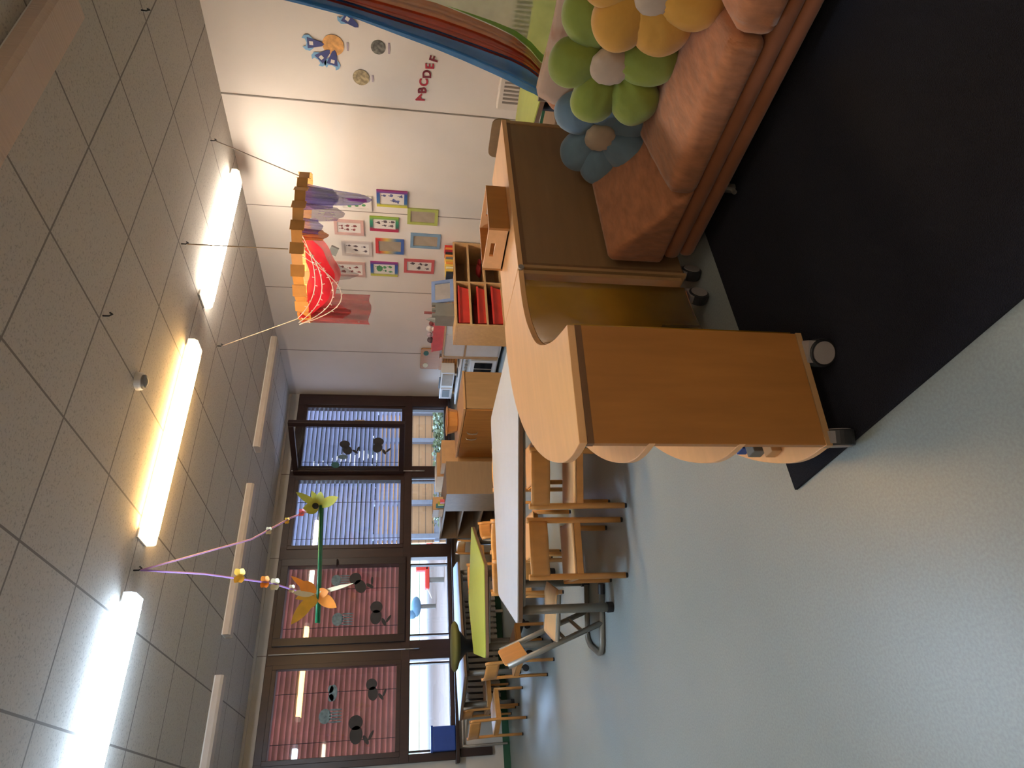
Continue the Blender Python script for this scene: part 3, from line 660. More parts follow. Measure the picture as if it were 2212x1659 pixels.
# tray on cabinet
t = thing('wooden_tray', 'open wooden box with hand holes on the wheeled cabinet', 'box', (2.30, 2.03, .813))
b = B(); box(b, 2.14, 2.42, 1.93, 1.942, .813, .905); obj('long_side', b, 'birchp', t, world=True)
b = B(); box(b, 2.14, 2.42, 2.178, 2.19, .813, .905); obj('long_side', b, 'birchp', t, world=True)
b = B(); box(b, 2.14, 2.42, 1.942, 2.178, .8135, .82); obj('bottom', b, 'birch', t, world=True)
for x in (2.14, 2.408):
    b = B(); box(b, x, x+.012, 1.943, 2.177, .813, .865); box(b, x, x+.012, 1.943, 2.02, .865, .885); box(b, x, x+.012, 2.10, 2.177, .865, .885); box(b, x, x+.012, 1.943, 2.177, .885, .905)
    obj('end_panel', b, 'birch', t, world=True)
# ------------------------------------------------------------------ sofa
t = thing('sofa', 'low orange microfibre sofa with loose seat cushions on the navy carpet', 'sofa', (2.3, .85, .01))
def soft(name, x0, x1, y0, y1, z0, z1, bev, mat='sofa', puff=0, wr=0):
    b = B(); nx, ny = 14, 18; V_ = {}
    def top(u, v): return z1 + puff*(1-(2*u-1)**2)*(1-(2*v-1)**2) + wr*math.sin(26*u+9*v)*math.sin(7*v)*(1-(2*u-1)**4)
    g = [[b.verts.new((x0+(x1-x0)*i/nx, y0+(y1-y0)*j/ny, top(i/nx, j/ny))) for j in range(ny+1)] for i in range(nx+1)]
    h = [[b.verts.new((x0+(x1-x0)*i/nx, y0+(y1-y0)*j/ny, z0)) for j in range(ny+1)] for i in range(nx+1)]
    for i in range(nx):
        for j in range(ny):
            b.faces.new((g[i][j], g[i+1][j], g[i+1][j+1], g[i][j+1])); b.faces.new((h[i][j], h[i][j+1], h[i+1][j+1], h[i+1][j]))
    for i in range(nx):
        b.faces.new((g[i][0], h[i][0], h[i+1][0], g[i+1][0])); b.faces.new((g[i][ny], g[i+1][ny], h[i+1][ny], h[i][ny]))
    for j in range(ny):
        b.faces.new((g[0][j], g[0][j+1], h[0][j+1], h[0][j])); b.faces.new((g[nx][j], h[nx][j], h[nx][j+1], g[nx][j+1]))
    return obj(name, b, mat, t, world=True, bev=bev, smooth=True)
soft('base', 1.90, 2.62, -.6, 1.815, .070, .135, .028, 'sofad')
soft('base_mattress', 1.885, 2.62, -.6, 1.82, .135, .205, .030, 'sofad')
c1 = soft('seat_cushion', 1.865, 2.47, .885, 1.47, .205, .315, .05, 'sofa', .03, .003)
c2 = soft('seat_cushion', 1.845, 2.47, .20, .875, .205, .335, .05, 'sofa', .035, .003)
for cc, sk in ((c1, .30),):
    for v in cc.data.vertices:   # slanted left end that leans on the arm wedge
        yy = v.co.y + .85; fx = (v.co.x+2.3-1.865)/.6
        if yy > 1.05: v.co.y += .10*fx*(yy-1.05)/.4
b = B()
prof = [(1.43, .205), (1.58, .30), (1.72, .395), (1.785, .445), (1.815, .45), (1.835, .42), (1.835, .206)]
prism(b, [(1.875, y, z) for y, z in prof], (.70, 0, 0)); obj('arm_wedge', b, 'sofa', t, world=True, bev=.022, smooth=True)
b = B(); box(b, 2.49, 2.63, -.6, 1.60, .206, .685); obj('backrest', b, 'sofa', t, world=True, bev=.06, smooth=True)
for x, y in ((1.97, 1.50), (2.5, 1.6), (1.97, .4), (2.5, .2)):
    b = B(); tube(b, [(x, y, .011), (x, y, .072)], .018); tube(b, [(x-.035, y-.01, .02), (x+.035, y+.01, .02)], .009); obj('foot', b, 'silver', t, world=True)
# blanket over backrest
b = B()
def blk(u, v):
    y = -.3 + 1.80*u
    prof = [(2.475, .42), (2.462, .56), (2.458, .67), (2.475, .722), (2.52, .722), (2.60, .705), (2.655, .66), (2.66, .5)]
    s = v*(len(prof)-1); i = min(int(s), len(prof)-2); f = s-i
    x = prof[i][0]*(1-f)+prof[i+1][0]*f; z = prof[i][1]*(1-f)+prof[i+1][1]*f
    return Vector((x-.012+.006*math.sin(17*u+5*v), y+.01*math.sin(9*v), z+.008*math.sin(13*u)))
sheet(b, blk, 60, 21); o = obj('blanket', b, 'blanket', smooth=True); m_ = o.modifiers.new('s', 'SOLIDIFY'); m_.thickness = .016; m_.offset = 1
tag(o, 'pinkish beige blanket with a stitched rim laid over the sofa back', 'blanket')
# flower pillows
def flower(label, X, c, petals, pr, mat, cm='pcream', cr=.068, lean=.25):
    k_s = X/2.3
    t = thing('flower_pillow', label, 'pillow', (X, c[0]*k_s, 1.265+(c[1]-1.265)*k_s), 0)
    for q, (py, pz) in enumerate(petals):
        dy, dz = (py-c[0])*k_s, (pz-c[1])*k_s; a = math.atan2(dz, dy); b = B(); R_ = pr*(1+.05*math.sin(q*2.3))
        blob(b, (0, 0, 0), (R_*.72, R_*.98, R_*1.12), 40, 24, sup=.92, seed=q)
        for v in b.verts:
            th = math.atan2(v.co.y, v.co.z+R_*1.4)      # creases fan out from the stalk end
            near = max(0, .75-(v.co.z+R_)/(2*R_)); 
            f = 1+.10*near*math.sin(34*th+q)+.025*math.sin(15*th+3*v.co.z/R_+q)
            v.co.x *= f*(1-.30*near)
            v.co.y *= (1-.20*near)
            v.co.z *= 1+.03*math.sin(7*th+q)
        bmesh.ops.rotate(b, verts=b.verts[:], cent=(0, 0, 0), matrix=Matrix.Rotation(a-PI/2, 3, 'X'))
        bmesh.ops.translate(b, verts=b.verts[:], vec=(lean*dz-.10*dy*0+.012*math.sin(q*2), dy, dz))
        obj('petal', b, mat, t, smooth=True)
    b = B(); blob(b, (-pr*.42, 0, 0), (pr*.34, cr, cr*1.08), 28, 18, sup=.9)
    for v in b.verts:
        th = math.atan2(v.co.z, v.co.y); v.co.x += .0035*math.sin(11*th)*min(1, math.hypot(v.co.y, v.co.z)/cr)
    obj('centre', b, cm, t, smooth=True)
flower('green flower pillow with a round cream centre, middle of the row on the sofa', 2.24, (1.229, .537), [(1.261, .645), (1.108, .632), (1.05, .53), (1.193, .400), (1.354, .408), (1.374, .553)], .096, 'pgreen')
flower('blue flower pillow with a pale centre against the sofa arm', 2.38, (1.527, .495), [(1.470, .590), (1.621, .535), (1.662, .462), (1.575, .372), (1.436, .380), (1.40, .49)], .093, 'pblue', cr=.060)
flower('yellow flower pillow nearest the viewer on the sofa', 2.12, (.97, .455), [(1.075, .52), (1.062, .395), (.97, .325), (.86, .41), (.87, .53), (.96, .585)], .102, 'pyellow', cr=.060)
# ------------------------------------------------------------------ rainbow cloth canopy behind the sofa
t = thing('cloth_canopy', 'rainbow cloth play canopy with blue, red and rust bands behind the sofa', 'canopy', (2.9, 1.6, 0))
XC = 2.9
K = [ # z, y-curves : blue outer, blue/red, red/rust, rust/green
 (.62, 1.775, 1.70, 1.66, 1.64), (.66, 1.755, 1.665, 1.64, 1.615), (.72, 1.735, 1.63, 1.59, 1.56), (.80, 1.70, 1.60, 1.555, 1.51), (.90, 1.665, 1.575, 1.52, 1.475),
 (1.02, 1.625, 1.545, 1.49, 1.44), (1.15, 1.585, 1.515, 1.46, 1.405), (1.30, 1.545, 1.485, 1.435, 1.385), (1.50, 1.49, 1.445, 1.405, 1.36), (1.70, 1.46, 1.41, 1.38, 1.335), (1.95, 1.425, 1.375, 1.345, 1.30), (2.3, 1.39, 1.34, 1.31, 1.27), (2.78, 1.35, 1.31, 1.28, 1.24)]
def kv(z, i):
    for a, b_ in zip(K, K[1:]):
        if a[0] <= z <= b_[0]:
            f = (z-a[0])/(b_[0]-a[0]); return a[i]*(1-f)+b_[i]*f
    return K[-1][i] if z > 1 else K[0][i]
def band(i, j, nm, mat, dx, amp, fr):
    b = B()
    def fn(u, v):
        z = .62+2.15*u; ya, yb = kv(z, i)+(.008 if i > 1 else 0), kv(z, j)-.008
        return Vector((XC+dx+amp*math.sin(v*fr*PI), ya+(yb-ya)*v, z))
    sheet(b, fn, 48, 12); obj(nm, b, mat, t, world=True, smooth=True)
band(1, 2, 'blue_band', 'cblue', 0, .035, 3); band(2, 3, 'red_band', 'cred', .01, .025, 2); band(3, 4, 'rust_band', 'corange', .02, .02, 2)
b = B(); sheet(b, lambda u, v: Vector((XC+.03+.02*math.sin(v*14), kv(.62+2.15*u, 4)*(1-v)+(.45)*v, .62+2.15*u)), 40, 20); obj('green_sheet', b, 'cgreen', t, world=True, smooth=True)
b = B(); sheet(b, lambda u, v: Vector((XC+.022, kv(.62+.5*u, 4)-.012-.030*(1-u)*v*1.3, .62+.5*u)), 20, 2); obj('green_hem', b, 'cgreend', t, world=True)
b = B(); tube(b, [(XC, 1.775, .001), (XC, 1.775, .3), (XC, 1.775, .64)], .012); obj('pole', b, 'castor', t, world=True)


# ------------------------------------------------------------------ tables
def table(label, poly, z, mat, legs, lm='steel'):
    cx = sum(p[0] for p in poly)/len(poly); cy = sum(p[1] for p in poly)/len(poly)
    t = thing('activity_table', label, 'table', (cx, cy, 0))
    b = B(); prism(b, [(x, y, z-.006) for x, y in poly], (0, 0, .006)); obj('tabletop', b, mat, t, world=True)
    b = B(); prism(b, [(x, y, z-.030) for x, y in poly], (0, 0, .0235)); obj('top_core', b, 'tedge', t, world=True)
    pl = []
    for x, y in legs:
        b = B(); tube(b, [(x, y, .03), (x, y, z-.031)], .026, 16); lo = obj('leg', b, lm, t, world=True, smooth=True)
        b = B(); lathe(b, [(.030, 0), (.031, .035)], 16, (x, y, .001)); obj('foot_cap', b, 'black', lo, world=True)
        pl.append((x, y))
    b = B()
    for i in range(len(legs)):
        x0, y0 = legs[i]; x1, y1 = legs[(i+1) % len(legs)]
        tube(b, [(x0, y0, z-.05), (x1, y1, z-.05)], .014, 8)
    obj('under_frame', b, lm, t, world=True)
def rounded(poly, r=.05, n=4):
    out = []
    for i, p in enumerate(poly):
        p = Vector(p); a = (Vector(poly[i-1])-p).normalized(); c_ = (Vector(poly[(i+1) % len(poly)])-p).normalized()
        p0, p2 = p+a*r, p+c_*r
        for k_ in range(n+1):
            u = k_/n; out.append(tuple((1-u)**2*p0+2*u*(1-u)*p+u*u*p2))
    return out
table('large white-topped table nearest the wheeled shelf', rounded([(.915, 3.735), (1.274, 4.381), (2.546, 4.195), (2.55, 2.87)], .05), .59, 'whitetop', [(1.01, 3.79), (1.31, 4.27), (2.45, 4.09), (2.45, 3.05)])
table('lime green topped table behind the white one', rounded([(2.319, 5.761), (1.762, 6.252), (1.243, 5.998), (1.046, 5.227), (1.701, 5.026)], .03), .59, 'limetop', [(1.16, 5.36), (1.32, 5.92), (2.15, 5.72), (1.66, 5.12)])
table('pale blue topped table under the windows', rounded([(2.504, 7.265), (2.62, 7.83), (1.60, 7.86), (.904, 7.592), (1.225, 6.889), (1.765, 7.11)], .04), .592, 'bluetop', [(1.06, 7.56), (1.27, 7.02), (2.40, 7.34), (2.45, 7.75)])
table('lime green topped table half hidden behind the canopy and sofa back', rounded([(3.75, 2.02), (3.68, 2.42), (3.16, 2.12), (3.08, 1.86), (3.10, 1.2), (3.60, .9), (3.8, 1.3)], .03), .59, 'limetop', [(3.6, 2.25), (3.22, 2.0), (3.25, 1.3), (3.62, 1.1)], 'black')
# ------------------------------------------------------------------ chairs
def make_chair(label, h=.56, w=.33, seat=.305, dpt=.30, mat='chair', smat='chairlit'):
    t = thing('wooden_chair', label, 'chair')
    hw = w/2-.012
    for s in (-1, 1):
        b = B(); tube(b, [(s*hw, -dpt/2, .012), (s*hw, -dpt/2, seat), (s*hw, -dpt/2-.008, h-.05), (s*hw, -dpt/2-.016, h)], .0125, 10, r2=.017); obj('rear_leg', b, mat, t, smooth=True)
        b = B(); tube(b, [(s*hw, dpt/2, .012), (s*hw, dpt/2, seat-.014)], .0125, 10, r2=.017); obj('front_leg', b, mat, t, smooth=True)
        b = B(); box(b, s*hw-.009, s*hw+.009, -dpt/2, dpt/2, seat-.055, seat-.015); obj('side_rail', b, mat, t, bev=.003)
    for sy in (-1, 1):
        b = B(); box(b, -hw, hw, sy*dpt/2-.006, sy*dpt/2+.006, seat-.055, seat-.017); obj('cross_rail', b, mat, t, bev=.003)
    b = B(); sheet(b, lambda u, v: Vector(((2*u-1)*hw, -dpt/2-.004+(dpt+.02)*v, seat-.004-.010*math.sin(PI*v)*(1-(2*u-1)**2)-.012*max(0, v-.85)*6)), 12, 12)
    o = obj('seat', b, smat, t, smooth=True); m_ = o.modifiers.new('s', 'SOLIDIFY'); m_.thickness = .011; m_.offset = -1
    b = B(); sheet(b, lambda u, v: Vector(((2*u-1)*(hw-.006), -dpt/2-.010-.032*(1-(2*u-1)**2)-.010*v, h-.115+.105*v+.006*(1-(2*u-1)**2))), 16, 5)
    o = obj('backrest', b, mat, t, smooth=True); m_ = o.modifiers.new('s', 'SOLIDIFY'); m_.thickness = .012; m_.offset = 0
    b = B()
    for sx in (-1, 1):
        for sy in (-1, 1): lathe(b, [(.014, 0), (.014, .013)], 10, (sx*hw, sy*dpt/2, .0))
    obj('glides', b, 'black', t)
    return t
c0 = make_chair('small beech chair, back to the viewer, nearer the left end of the white table')
def face(dx, dy): return math.atan2(dy, dx)-PI/2
def rear(o, p, q, dpt=.30):
    """put rear legs (left,right seen from behind) on p and q"""
    pass
def place(px, py, qx, qy, dpt=.30):
    mx, my = (px+qx)/2, (py+qy)/2; d = Vector((qx-px, qy-py)).normalized(); f = Vector((-d.y, d.x))
    return (mx+f.x*dpt/2, my+f.y*dpt/2, .0005), math.atan2(f.y, f.x)-PI/2
l_, r_ = place(1.085, 3.445, 1.39, 3.375); c0.location = l_; c0.rotation_euler = (0, 0, r_)
def chair(label, P, rz=None):
    if rz is None: l, r = place(*P)
    else: l, r = P, rz
    return dup(c0, l, r, label)
chair('small beech chair with its back to the viewer, partly hidden by the wavy shelf top', (1.425, 3.27, 1.70, 3.125))
chair('small beech chair between the white and lime tables, back to the viewer', (1.43, 4.905, 1.735, 4.84))
chair('small beech chair at the left end of the lime table, seen from its side', (1.0, 5.76, 1.06, 5.455))
chair('small beech chair left of the pale blue table, turned sideways on the blue-lit floor', (.71, 7.16, .826, 6.86))
chair('small beech chair facing the viewer across the white table, backrest above the tabletop', (1.945, 4.71, 1.63, 4.77))
chair('small beech chair half under the far right of the white table', (2.40, 4.42, 2.10, 4.50))
chair('small beech chair with curved back right of the lime table', (2.26, 5.50, 2.02, 5.26))
chair('small beech chair at the right end of the pale blue table under the window', (2.82, 7.50, 2.78, 7.76))
chair('small beech chair between the lime and pale blue tables', (2.23, 6.56, 1.93, 6.50))
chair('small beech chair tucked under the left end of the pale blue table by the radiator', (.98, 7.78, 1.0, 7.48))
# round-backed chair behind the cabinet
t = thing('wooden_chair', 'brown chair with a rounded backrest seen just above the far end of the wheeled cabinet', 'chair', (3.62, 2.44, 0), 0)
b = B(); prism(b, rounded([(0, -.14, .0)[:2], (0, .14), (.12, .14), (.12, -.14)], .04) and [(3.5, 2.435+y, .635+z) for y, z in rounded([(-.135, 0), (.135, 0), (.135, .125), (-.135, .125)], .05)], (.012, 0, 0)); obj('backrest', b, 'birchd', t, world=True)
for y in (2.33, 2.54):
    b = B(); tube(b, [(3.52, y, .001), (3.518, y, .70)], .011); obj('rear_leg', b, 'steel', t, world=True)
    b = B(); tube(b, [(3.82, y, .001), (3.82, y, .36)], .011); obj('front_leg', b, 'steel', t, world=True)
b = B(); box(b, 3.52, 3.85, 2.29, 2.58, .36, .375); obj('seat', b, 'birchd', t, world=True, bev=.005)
# steel-framed adjustable chair
t = thing('steel_frame_chair', 'grey steel tube chair with wooden seat and back at the corner of the white table', 'chair', (1.02, 4.15, .0), math.radians(-27))
hw = .165
for s in (-1, 1):
    b = B(); tube(b, [(.03, s*hw, .018), (-.20, s*hw, .60)], .017, 10); obj('side_bar', b, 'steel', t, smooth=True)
b = B()
pts = [(.22, -hw, .018), (-.10, -hw, .018), (-.15, -hw+.02, .018), (-.17, -hw+.07, .018), (-.17, hw-.07, .018), (-.15, hw-.02, .018), (-.10, hw, .018), (.22, hw, .018)]
tube(b, pts, .0165, 10); obj('sled_base', b, 'steel', t, smooth=True)
for s in (-1, 1):
    b = B(); tube(b, [(.20, s*hw, .018), (.26, s*hw, .018)], .021, 10); obj('end_cap', b, 'black', t)
b = B()
for s in (-1, 1): tube(b, [(-.085, s*hw, .30), (.20, s*hw*.95, .285)], .014, 8)
tube(b, [(-.02, -hw, .14), (-.02, hw, .14)], .012, 8); tube(b, [(-.06, -hw, .25), (-.06, hw, .25)], .012, 8); obj('seat_frame', b, 'steel', t)
b = B(); sheet(b, lambda u, v: Vector((-.08+.31*v, (2*u-1)*(hw+.01-.02*v), .312-.02*math.sin(PI*v)*.4-.03*max(0, v-.8)*3)), 10, 10)
o = obj('seat', b, 'chairlit', t, smooth=True); m_ = o.modifiers.new('s', 'SOLIDIFY'); m_.thickness = .012
b = B(); prism(b, [(0, y, z) for y, z in rounded([(-hw-.012, .0), (hw+.012, .0), (hw+.0, .15), (-hw+.0, .15)], .04)], (.012, 0, 0))
bmesh.ops.rotate(b, verts=b.verts[:], cent=(0, 0, 0), matrix=Matrix.Rotation(-.37, 3, 'Y')); bmesh.ops.translate(b, verts=b.verts[:], vec=(-.152, 0, .475)); obj('backrest', b, 'chair', t, bev=.003)
# swivel stool
t = thing('swivel_stool', 'olive padded swivel stool on castors behind the lime table', 'stool', (1.42, 6.50, 0))
b = B(); lathe(b, [(.10, .655), (.20, .685), (.225, .705), (.225, .72), (.20, .738), (.02, .742)], 28, (1.42, 6.50, 0)); obj('seat', b, 'olive', t, world=True, smooth=True)
b = B(); lathe(b, [(.05, .54), (.06, .60), (.12, .65), (.14, .668)], 20, (1.42, 6.50, 0)); obj('seat_bracket', b, 'black', t, world=True, smooth=True)
b = B(); tube(b, [(1.42, 6.5, .12), (1.42, 6.5, .56)], .022); obj('gas_post', b, 'white', t, world=True)
for k_ in range(5):
    a = .3+2*PI*k_/5; x, y = 1.42+.22*math.cos(a), 6.5+.22*math.sin(a)
    b = B(); tube(b, [(1.42, 6.5, .12), (x, y, .075)], .016, 8); lo = obj('base_arm', b, 'black', t, world=True)
    b = B(); tube(b, [(x-.02*math.sin(a), y+.02*math.cos(a), .031), (x+.02*math.sin(a), y-.02*math.cos(a), .031)], .03, 16); obj('castor', b, 'black', lo, world=True)
# ------------------------------------------------------------------ cube shelf with red bins
X0, X1, Y0, Y1, HT = 4.09, 5.245, 4.965, 5.29, .752
t = thing('cube_shelf', 'open birch cube shelf with red bins standing out from the picture wall', 'shelf', ((X0+X1)/2, (Y0+Y1)/2, 0))
T = .02
b = B(); box(b, X0, X1, Y0, Y1, HT-T, HT); obj('top', b, 'shelfwood', t, world=True, bev=.002)
for x in (X0, X1-T):
    b = B(); box(b, x, x+T, Y0, Y1, .03, HT-T); obj('side_panel', b, 'shelfwood', t, world=True, bev=.002)
b = B(); box(b, X0+T, X1-T, Y1-.01, Y1, .03, HT-T); obj('back_panel', b, 'shelfshade', t, world=True)
XM = X0+.578
b = B(); box(b, XM-T/2, XM+T/2, Y0+.002, Y1-.012, .05, HT-T); obj('divider', b, 'shelfwood', t, world=True)
for z in (.03, .25, .42, .585):
    b = B(); box(b, X0+T, XM-T/2, Y0+.002, Y1-.012, z, z+.018); box(b, XM+T/2, X1-T, Y0+.002, Y1-.012, z, z+.018); obj('shelf_board', b, 'shelfwood', t, world=True)
def bin_(label, x0, x1, y0, y1, z0, z1, m='red'):
    tt = thing('storage_bin', label, 'bin', ((x0+x1)/2, (y0+y1)/2, z0))
    b = B(); prism(b, [(x0+.02, y0+.015, z0), (x1-.02, y0+.015, z0), (x1, y0, z1), (x0, y0, z1)], (0, .012, 0))
    prism(b, [(x0+.02, y1-.027, z0), (x1-.02, y1-.027, z0), (x1, y1-.012, z1), (x0, y1-.012, z1)], (0, .012, 0))
    prism(b, [(x0+.02, y0+.02, z0), (x0+.02, y1-.02, z0), (x0, y1-.005, z1), (x0, y0+.005, z1)], (.01, 0, 0))
    prism(b, [(x1-.03, y0+.02, z0), (x1-.03, y1-.02, z0), (x1-.01, y1-.005, z1), (x1-.01, y0+.005, z1)], (.01, 0, 0))
    box(b, x0+.02, x1-.02, y0+.02, y1-.02, z0, z0+.01); obj('tub', b, m, tt, world=True)
    b = B(); box(b, x0-.003, x1+.003, y0-.006, y0+.004, z1-.014, z1+.004); box(b, x0-.003, x1+.003, y1-.006, y1+.004, z1-.014, z1+.004); obj('rim', b, m, tt, world=True)
    return tt
bin_('red plastic bin in the top left cube of the birch shelf', X0+.04, XM-.05, 4.98, 5.26, .604, .715)
bin_('red plastic bin in the middle left cube of the birch shelf', X0+.04, XM-.05, 4.98, 5.26, .439, .520)
bin_('red plastic bin in the lower left cube of the birch shelf, filled with toys', X0+.04, XM-.04, 4.98, 5.26, .269, .370)
b = B(); blob(b, (XM+.30, 5.1, .470), (.09, .05, .03), noise=.2); blob(b, (XM+.38, 5.06, .462), (.04, .04, .022), noise=.2); o = obj('toy_heap', b, 'redd', smooth=True); tag(o, 'small heap of dark red toys in the middle right cube', 'toy')
# toys on top of cube shelf
cols = ['red', 'orange', 'redd', 'black', 'orange', 'grey', 'yellow', 'orange', 'yellow', 'petalc', 'yellow', 'black']
for q, m_ in enumerate(cols):
    x = 5.205-.0355*q
    b = B(); box(b, x-.015, x+.015, 4.99, 5.09, HT+.001, HT+.085-(.008 if q % 2 else 0)); o = obj('toy_block', b, m_, bev=.003)
    tag(o, 'small upright coloured block in the row on the birch shelf', 'toy block', 'row of coloured blocks on top of the birch shelf')
t = thing('hand_mirror', 'leaning blue-grey framed mirror on the birch shelf', 'mirror', (4.61, 5.08, HT)); a = .0
def fr(cx, cy, z0, w, h, th, sk):
    b = B()
    P = lambda u, v, d=0: (cx+u+sk*v, cy+.20*v+d, z0+v)
    for (u0, u1, v0, v1) in ((-w/2, w/2, 0, .035), (-w/2, w/2, h-.035, h), (-w/2, -w/2+.035, .035, h-.035), (w/2-.035, w/2, .035, h-.035)):
        prism(b, [P(u0, v0), P(u1, v0), P(u1, v1), P(u0, v1)], (0, th, 0))
    return b
obj('frame', fr(4.615, 5.03, HT+.002, .30, .225, .02, -.06), 'blueg', t, world=True)
b = B(); prism(b, [(4.615-.12, 5.046, HT+.032), (4.615+.12, 5.046, HT+.032), (4.615+.108, 5.078, HT+.195), (4.615-.132, 5.078, HT+.195)], (0, .004, 0)); obj('mirror_glass', b, 'mirror', t, world=True)
t = thing('toy_castle', 'grey toy castle with turrets beside the leaning mirror', 'toy', (4.35, 5.13, HT))
b = B(); box(b, 4.27, 4.44, 5.05, 5.21, HT+.001, HT+.19); obj('keep', b, 'grey', t, world=True)
b = B()
for x in (4.285, 4.355, 4.425): box(b, x-.016, x+.016, 5.05, 5.085, HT+.19, HT+.225)
tube(b, [(4.31, 5.16, HT+.19), (4.31, 5.16, HT+.28)], lambda u: .035*(1-u)+.004, 8); obj('turrets', b, 'grey', t, world=True)
b = B(); tube(b, [(4.37, 5.13, HT+.19), (4.37, 5.13, HT+.30)], .014, 8); obj('flag_pole', b, 'inkred', t, world=True)
# ------------------------------------------------------------------ play kitchen behind
t = thing('play_kitchen', 'white wooden play kitchen with black oven window against the right wall', 'play kitchen', (5.05, 6.7, 0))
b = B(); box(b, 4.93, 5.24, 5.62, 6.62, .04, .75); obj('cupboard_body', b, 'white', t, world=True, bev=.003)
b = B(); box(b, 4.915, 5.245, 5.60, 6.645, .75, .768); obj('cupboard_top', b, 'shelfwood', t, world=True)
b = B(); box(b, 4.922, 4.932, 6.18, 6.60, .50, .74); box(b, 4.922, 4.932, 6.18, 6.60, .07, .475); obj('door', b, 'paper', t, world=True)
b = B(); box(b, 4.915, 4.93, 6.60, 6.645, .06, .75); box(b, 4.918, 4.93, 6.16, 6.62, .476, .498); obj('wood_trim', b, 'cabwood', t, world=True)
b = B(); box(b, 4.95, 5.24, 6.65, 7.60, .04, .50); obj('stove_body', b, 'white', t, world=True)
b = B(); box(b, 4.935, 4.949, 6.70, 7.06, .055, .39); od = obj('oven_door', b, 'white', t, world=True, bev=.003)
b = B(); box(b, 4.929, 4.934, 6.745, 6.865, .11, .34); box(b, 4.929, 4.934, 6.885, 7.01, .11, .34)
obj('oven_window', b, 'oven', od, world=True)
b = B()
for q in range(5): tube(b, [(4.948, 6.72+.075*q, .445), (4.925, 6.72+.075*q, .445)], .017, 12)
obj('knobs', b, 'silver', t, world=True)
b = B(); box(b, 4.915, 5.24, 6.65, 7.72, .505, .525); obj('worktop', b, 'white', t, world=True, bev=.003)
b = B()
for y in (6.9, 7.15): lathe(b, [(.07, .0), (.07, .004)], 20, (5.06, y, .526))
obj('hobs', b, 'black', t, world=True)
b = B(); box(b, 4.95, 5.22, 5.66, 5.70, 0, .04); box(b, 4.95, 5.22, 7.5, 7.55, 0, .04); obj('feet', b, 'white', t, world=True)
t = thing('toy_microwave', 'white toy microwave with a grey window on the play kitchen', 'toy microwave', (5.15, 7.45, .527))
b = B(); box(b, 5.06, 5.24, 7.16, 7.80, .56, .735); obj('body', b, 'white', t, world=True, bev=.004)
b = B(); box(b, 5.052, 5.059, 7.20, 7.46, .575, .72); obj('side_panel', b, 'taupe', t, world=True)
b = B(); box(b, 5.052, 5.059, 7.53, 7.78, .575, .72); dr = obj('door', b, 'paper', t, world=True)
b = B(); box(b, 5.047, 5.051, 7.57, 7.74, .60, .70); obj('window', b, 'grey', dr, world=True)
b = B(); box(b, 5.08, 5.22, 7.2, 7.25, .527, .56); box(b, 5.08, 5.22, 7.66, 7.70, .527, .56); obj('feet', b, 'cabwood', t, world=True)
b = B(); tube(b, [(5.12, 7.36, .745), (5.12, 7.62, .745)], .009, 8); o = obj('toy_ladle', b, 'black'); tag(o, 'thin dark toy utensil lying on the toy microwave', 'toy')
t = thing('wooden_play_board', 'tan wooden play board with coloured dots leaning on the right wall', 'toy', (5.22, 7.05, .77))
b = B(); prism(b, [(5.235, y, z) for y, z in rounded([(6.88, .77), (7.33, .77), (7.33, 1.02), (6.88, 1.02)], .03)], (.015, 0, 0)); prism(b, [(5.225, y, z) for y, z in rounded([(7.04, .53), (7.33, .53), (7.33, .77), (7.04, .77)], .02)], (.015, 0, 0)); obj('board', b, 'birchp', t, world=True)
for y, z, m_ in ((6.97, .95, 'teal'), (7.22, .66, 'inkgreen'), (7.24, .95, 'petalc')):
    b = B(); xx = 5.234 if z > .7 else 5.224
    prism(b, [(xx, y+.05*math.cos(2*PI*q/16), z+.035*math.sin(2*PI*q/16)) for q in range(16)], (-.003, 0, 0)); obj('dot', b, m_, t, world=True)
b = B()
for i_ in range(5):
    for j_ in range(4): box(b, 5.220, 5.224, 7.07+.03*j_, 7.085+.03*j_, .56+.035*i_, .58+.035*i_)
obj('grid_holes', b, 'edge', t, world=True)
bin_('pink toy tub with dolls heads in it on the play kitchen cupboard', 4.96, 5.18, 6.01, 6.57, .769, .90, 'pink')
for q, (y, z, r, m_) in enumerate(((6.47, .92, .04, 'ink'), (6.15, .925, .028, 'inkred'), (6.25, .945, .04, 'paper'), (6.365, .935, .034, 'purrib_pale'))):
    b = B(); blob(b, (5.07, y, z), (r, r, r), noise=.1); 
    blob(b, (5.07, y, z-.06), (r*.8, r*.8, .06)); o = obj('doll', b, m_, smooth=True); tag(o, ['dark haired doll peeking out of the pink tub at its left', 'small maroon doll peeking out of the pink tub at its right', 'white fluffy doll in the middle of the pink tub', 'pale lilac doll in the pink tub beside the dark one'][q], 'doll')
# ------------------------------------------------------------------ door cabinet
t = thing('door_cabinet', 'low beech cabinet with two doors and silver bow handles', 'cabinet', (3.95, 6.45, 0))
b = B(); box(b, 3.715, 4.195, 5.905, 7.005, .04, .578); obj('body', b, 'cabwood', t, world=True, bev=.002)
b = B(); box(b, 3.70, 4.20, 5.895, 7.015, .578, .60); obj('top', b, 'cabtop', t, world=True, bev=.002)
b = B(); box(b, 3.73, 4.17, 5.92, 6.99, 0, .04); obj('plinth', b, 'edge', t, world=True)
for y0, y1, hy in ((5.92, 6.452, 6.39), (6.458, 6.99, 6.52)):
    b = B(); box(b, 3.697, 3.714, y0, y1, .05, .572); dr = obj('door', b, 'birchp', t, world=True, bev=.002)
    b = B(); tube(b, [(3.697, hy, .52), (3.675, hy, .51), (3.67, hy, .46), (3.675, hy, .41), (3.697, hy, .40)], .006, 8); obj('handle', b, 'silver', dr, world=True, smooth=True)
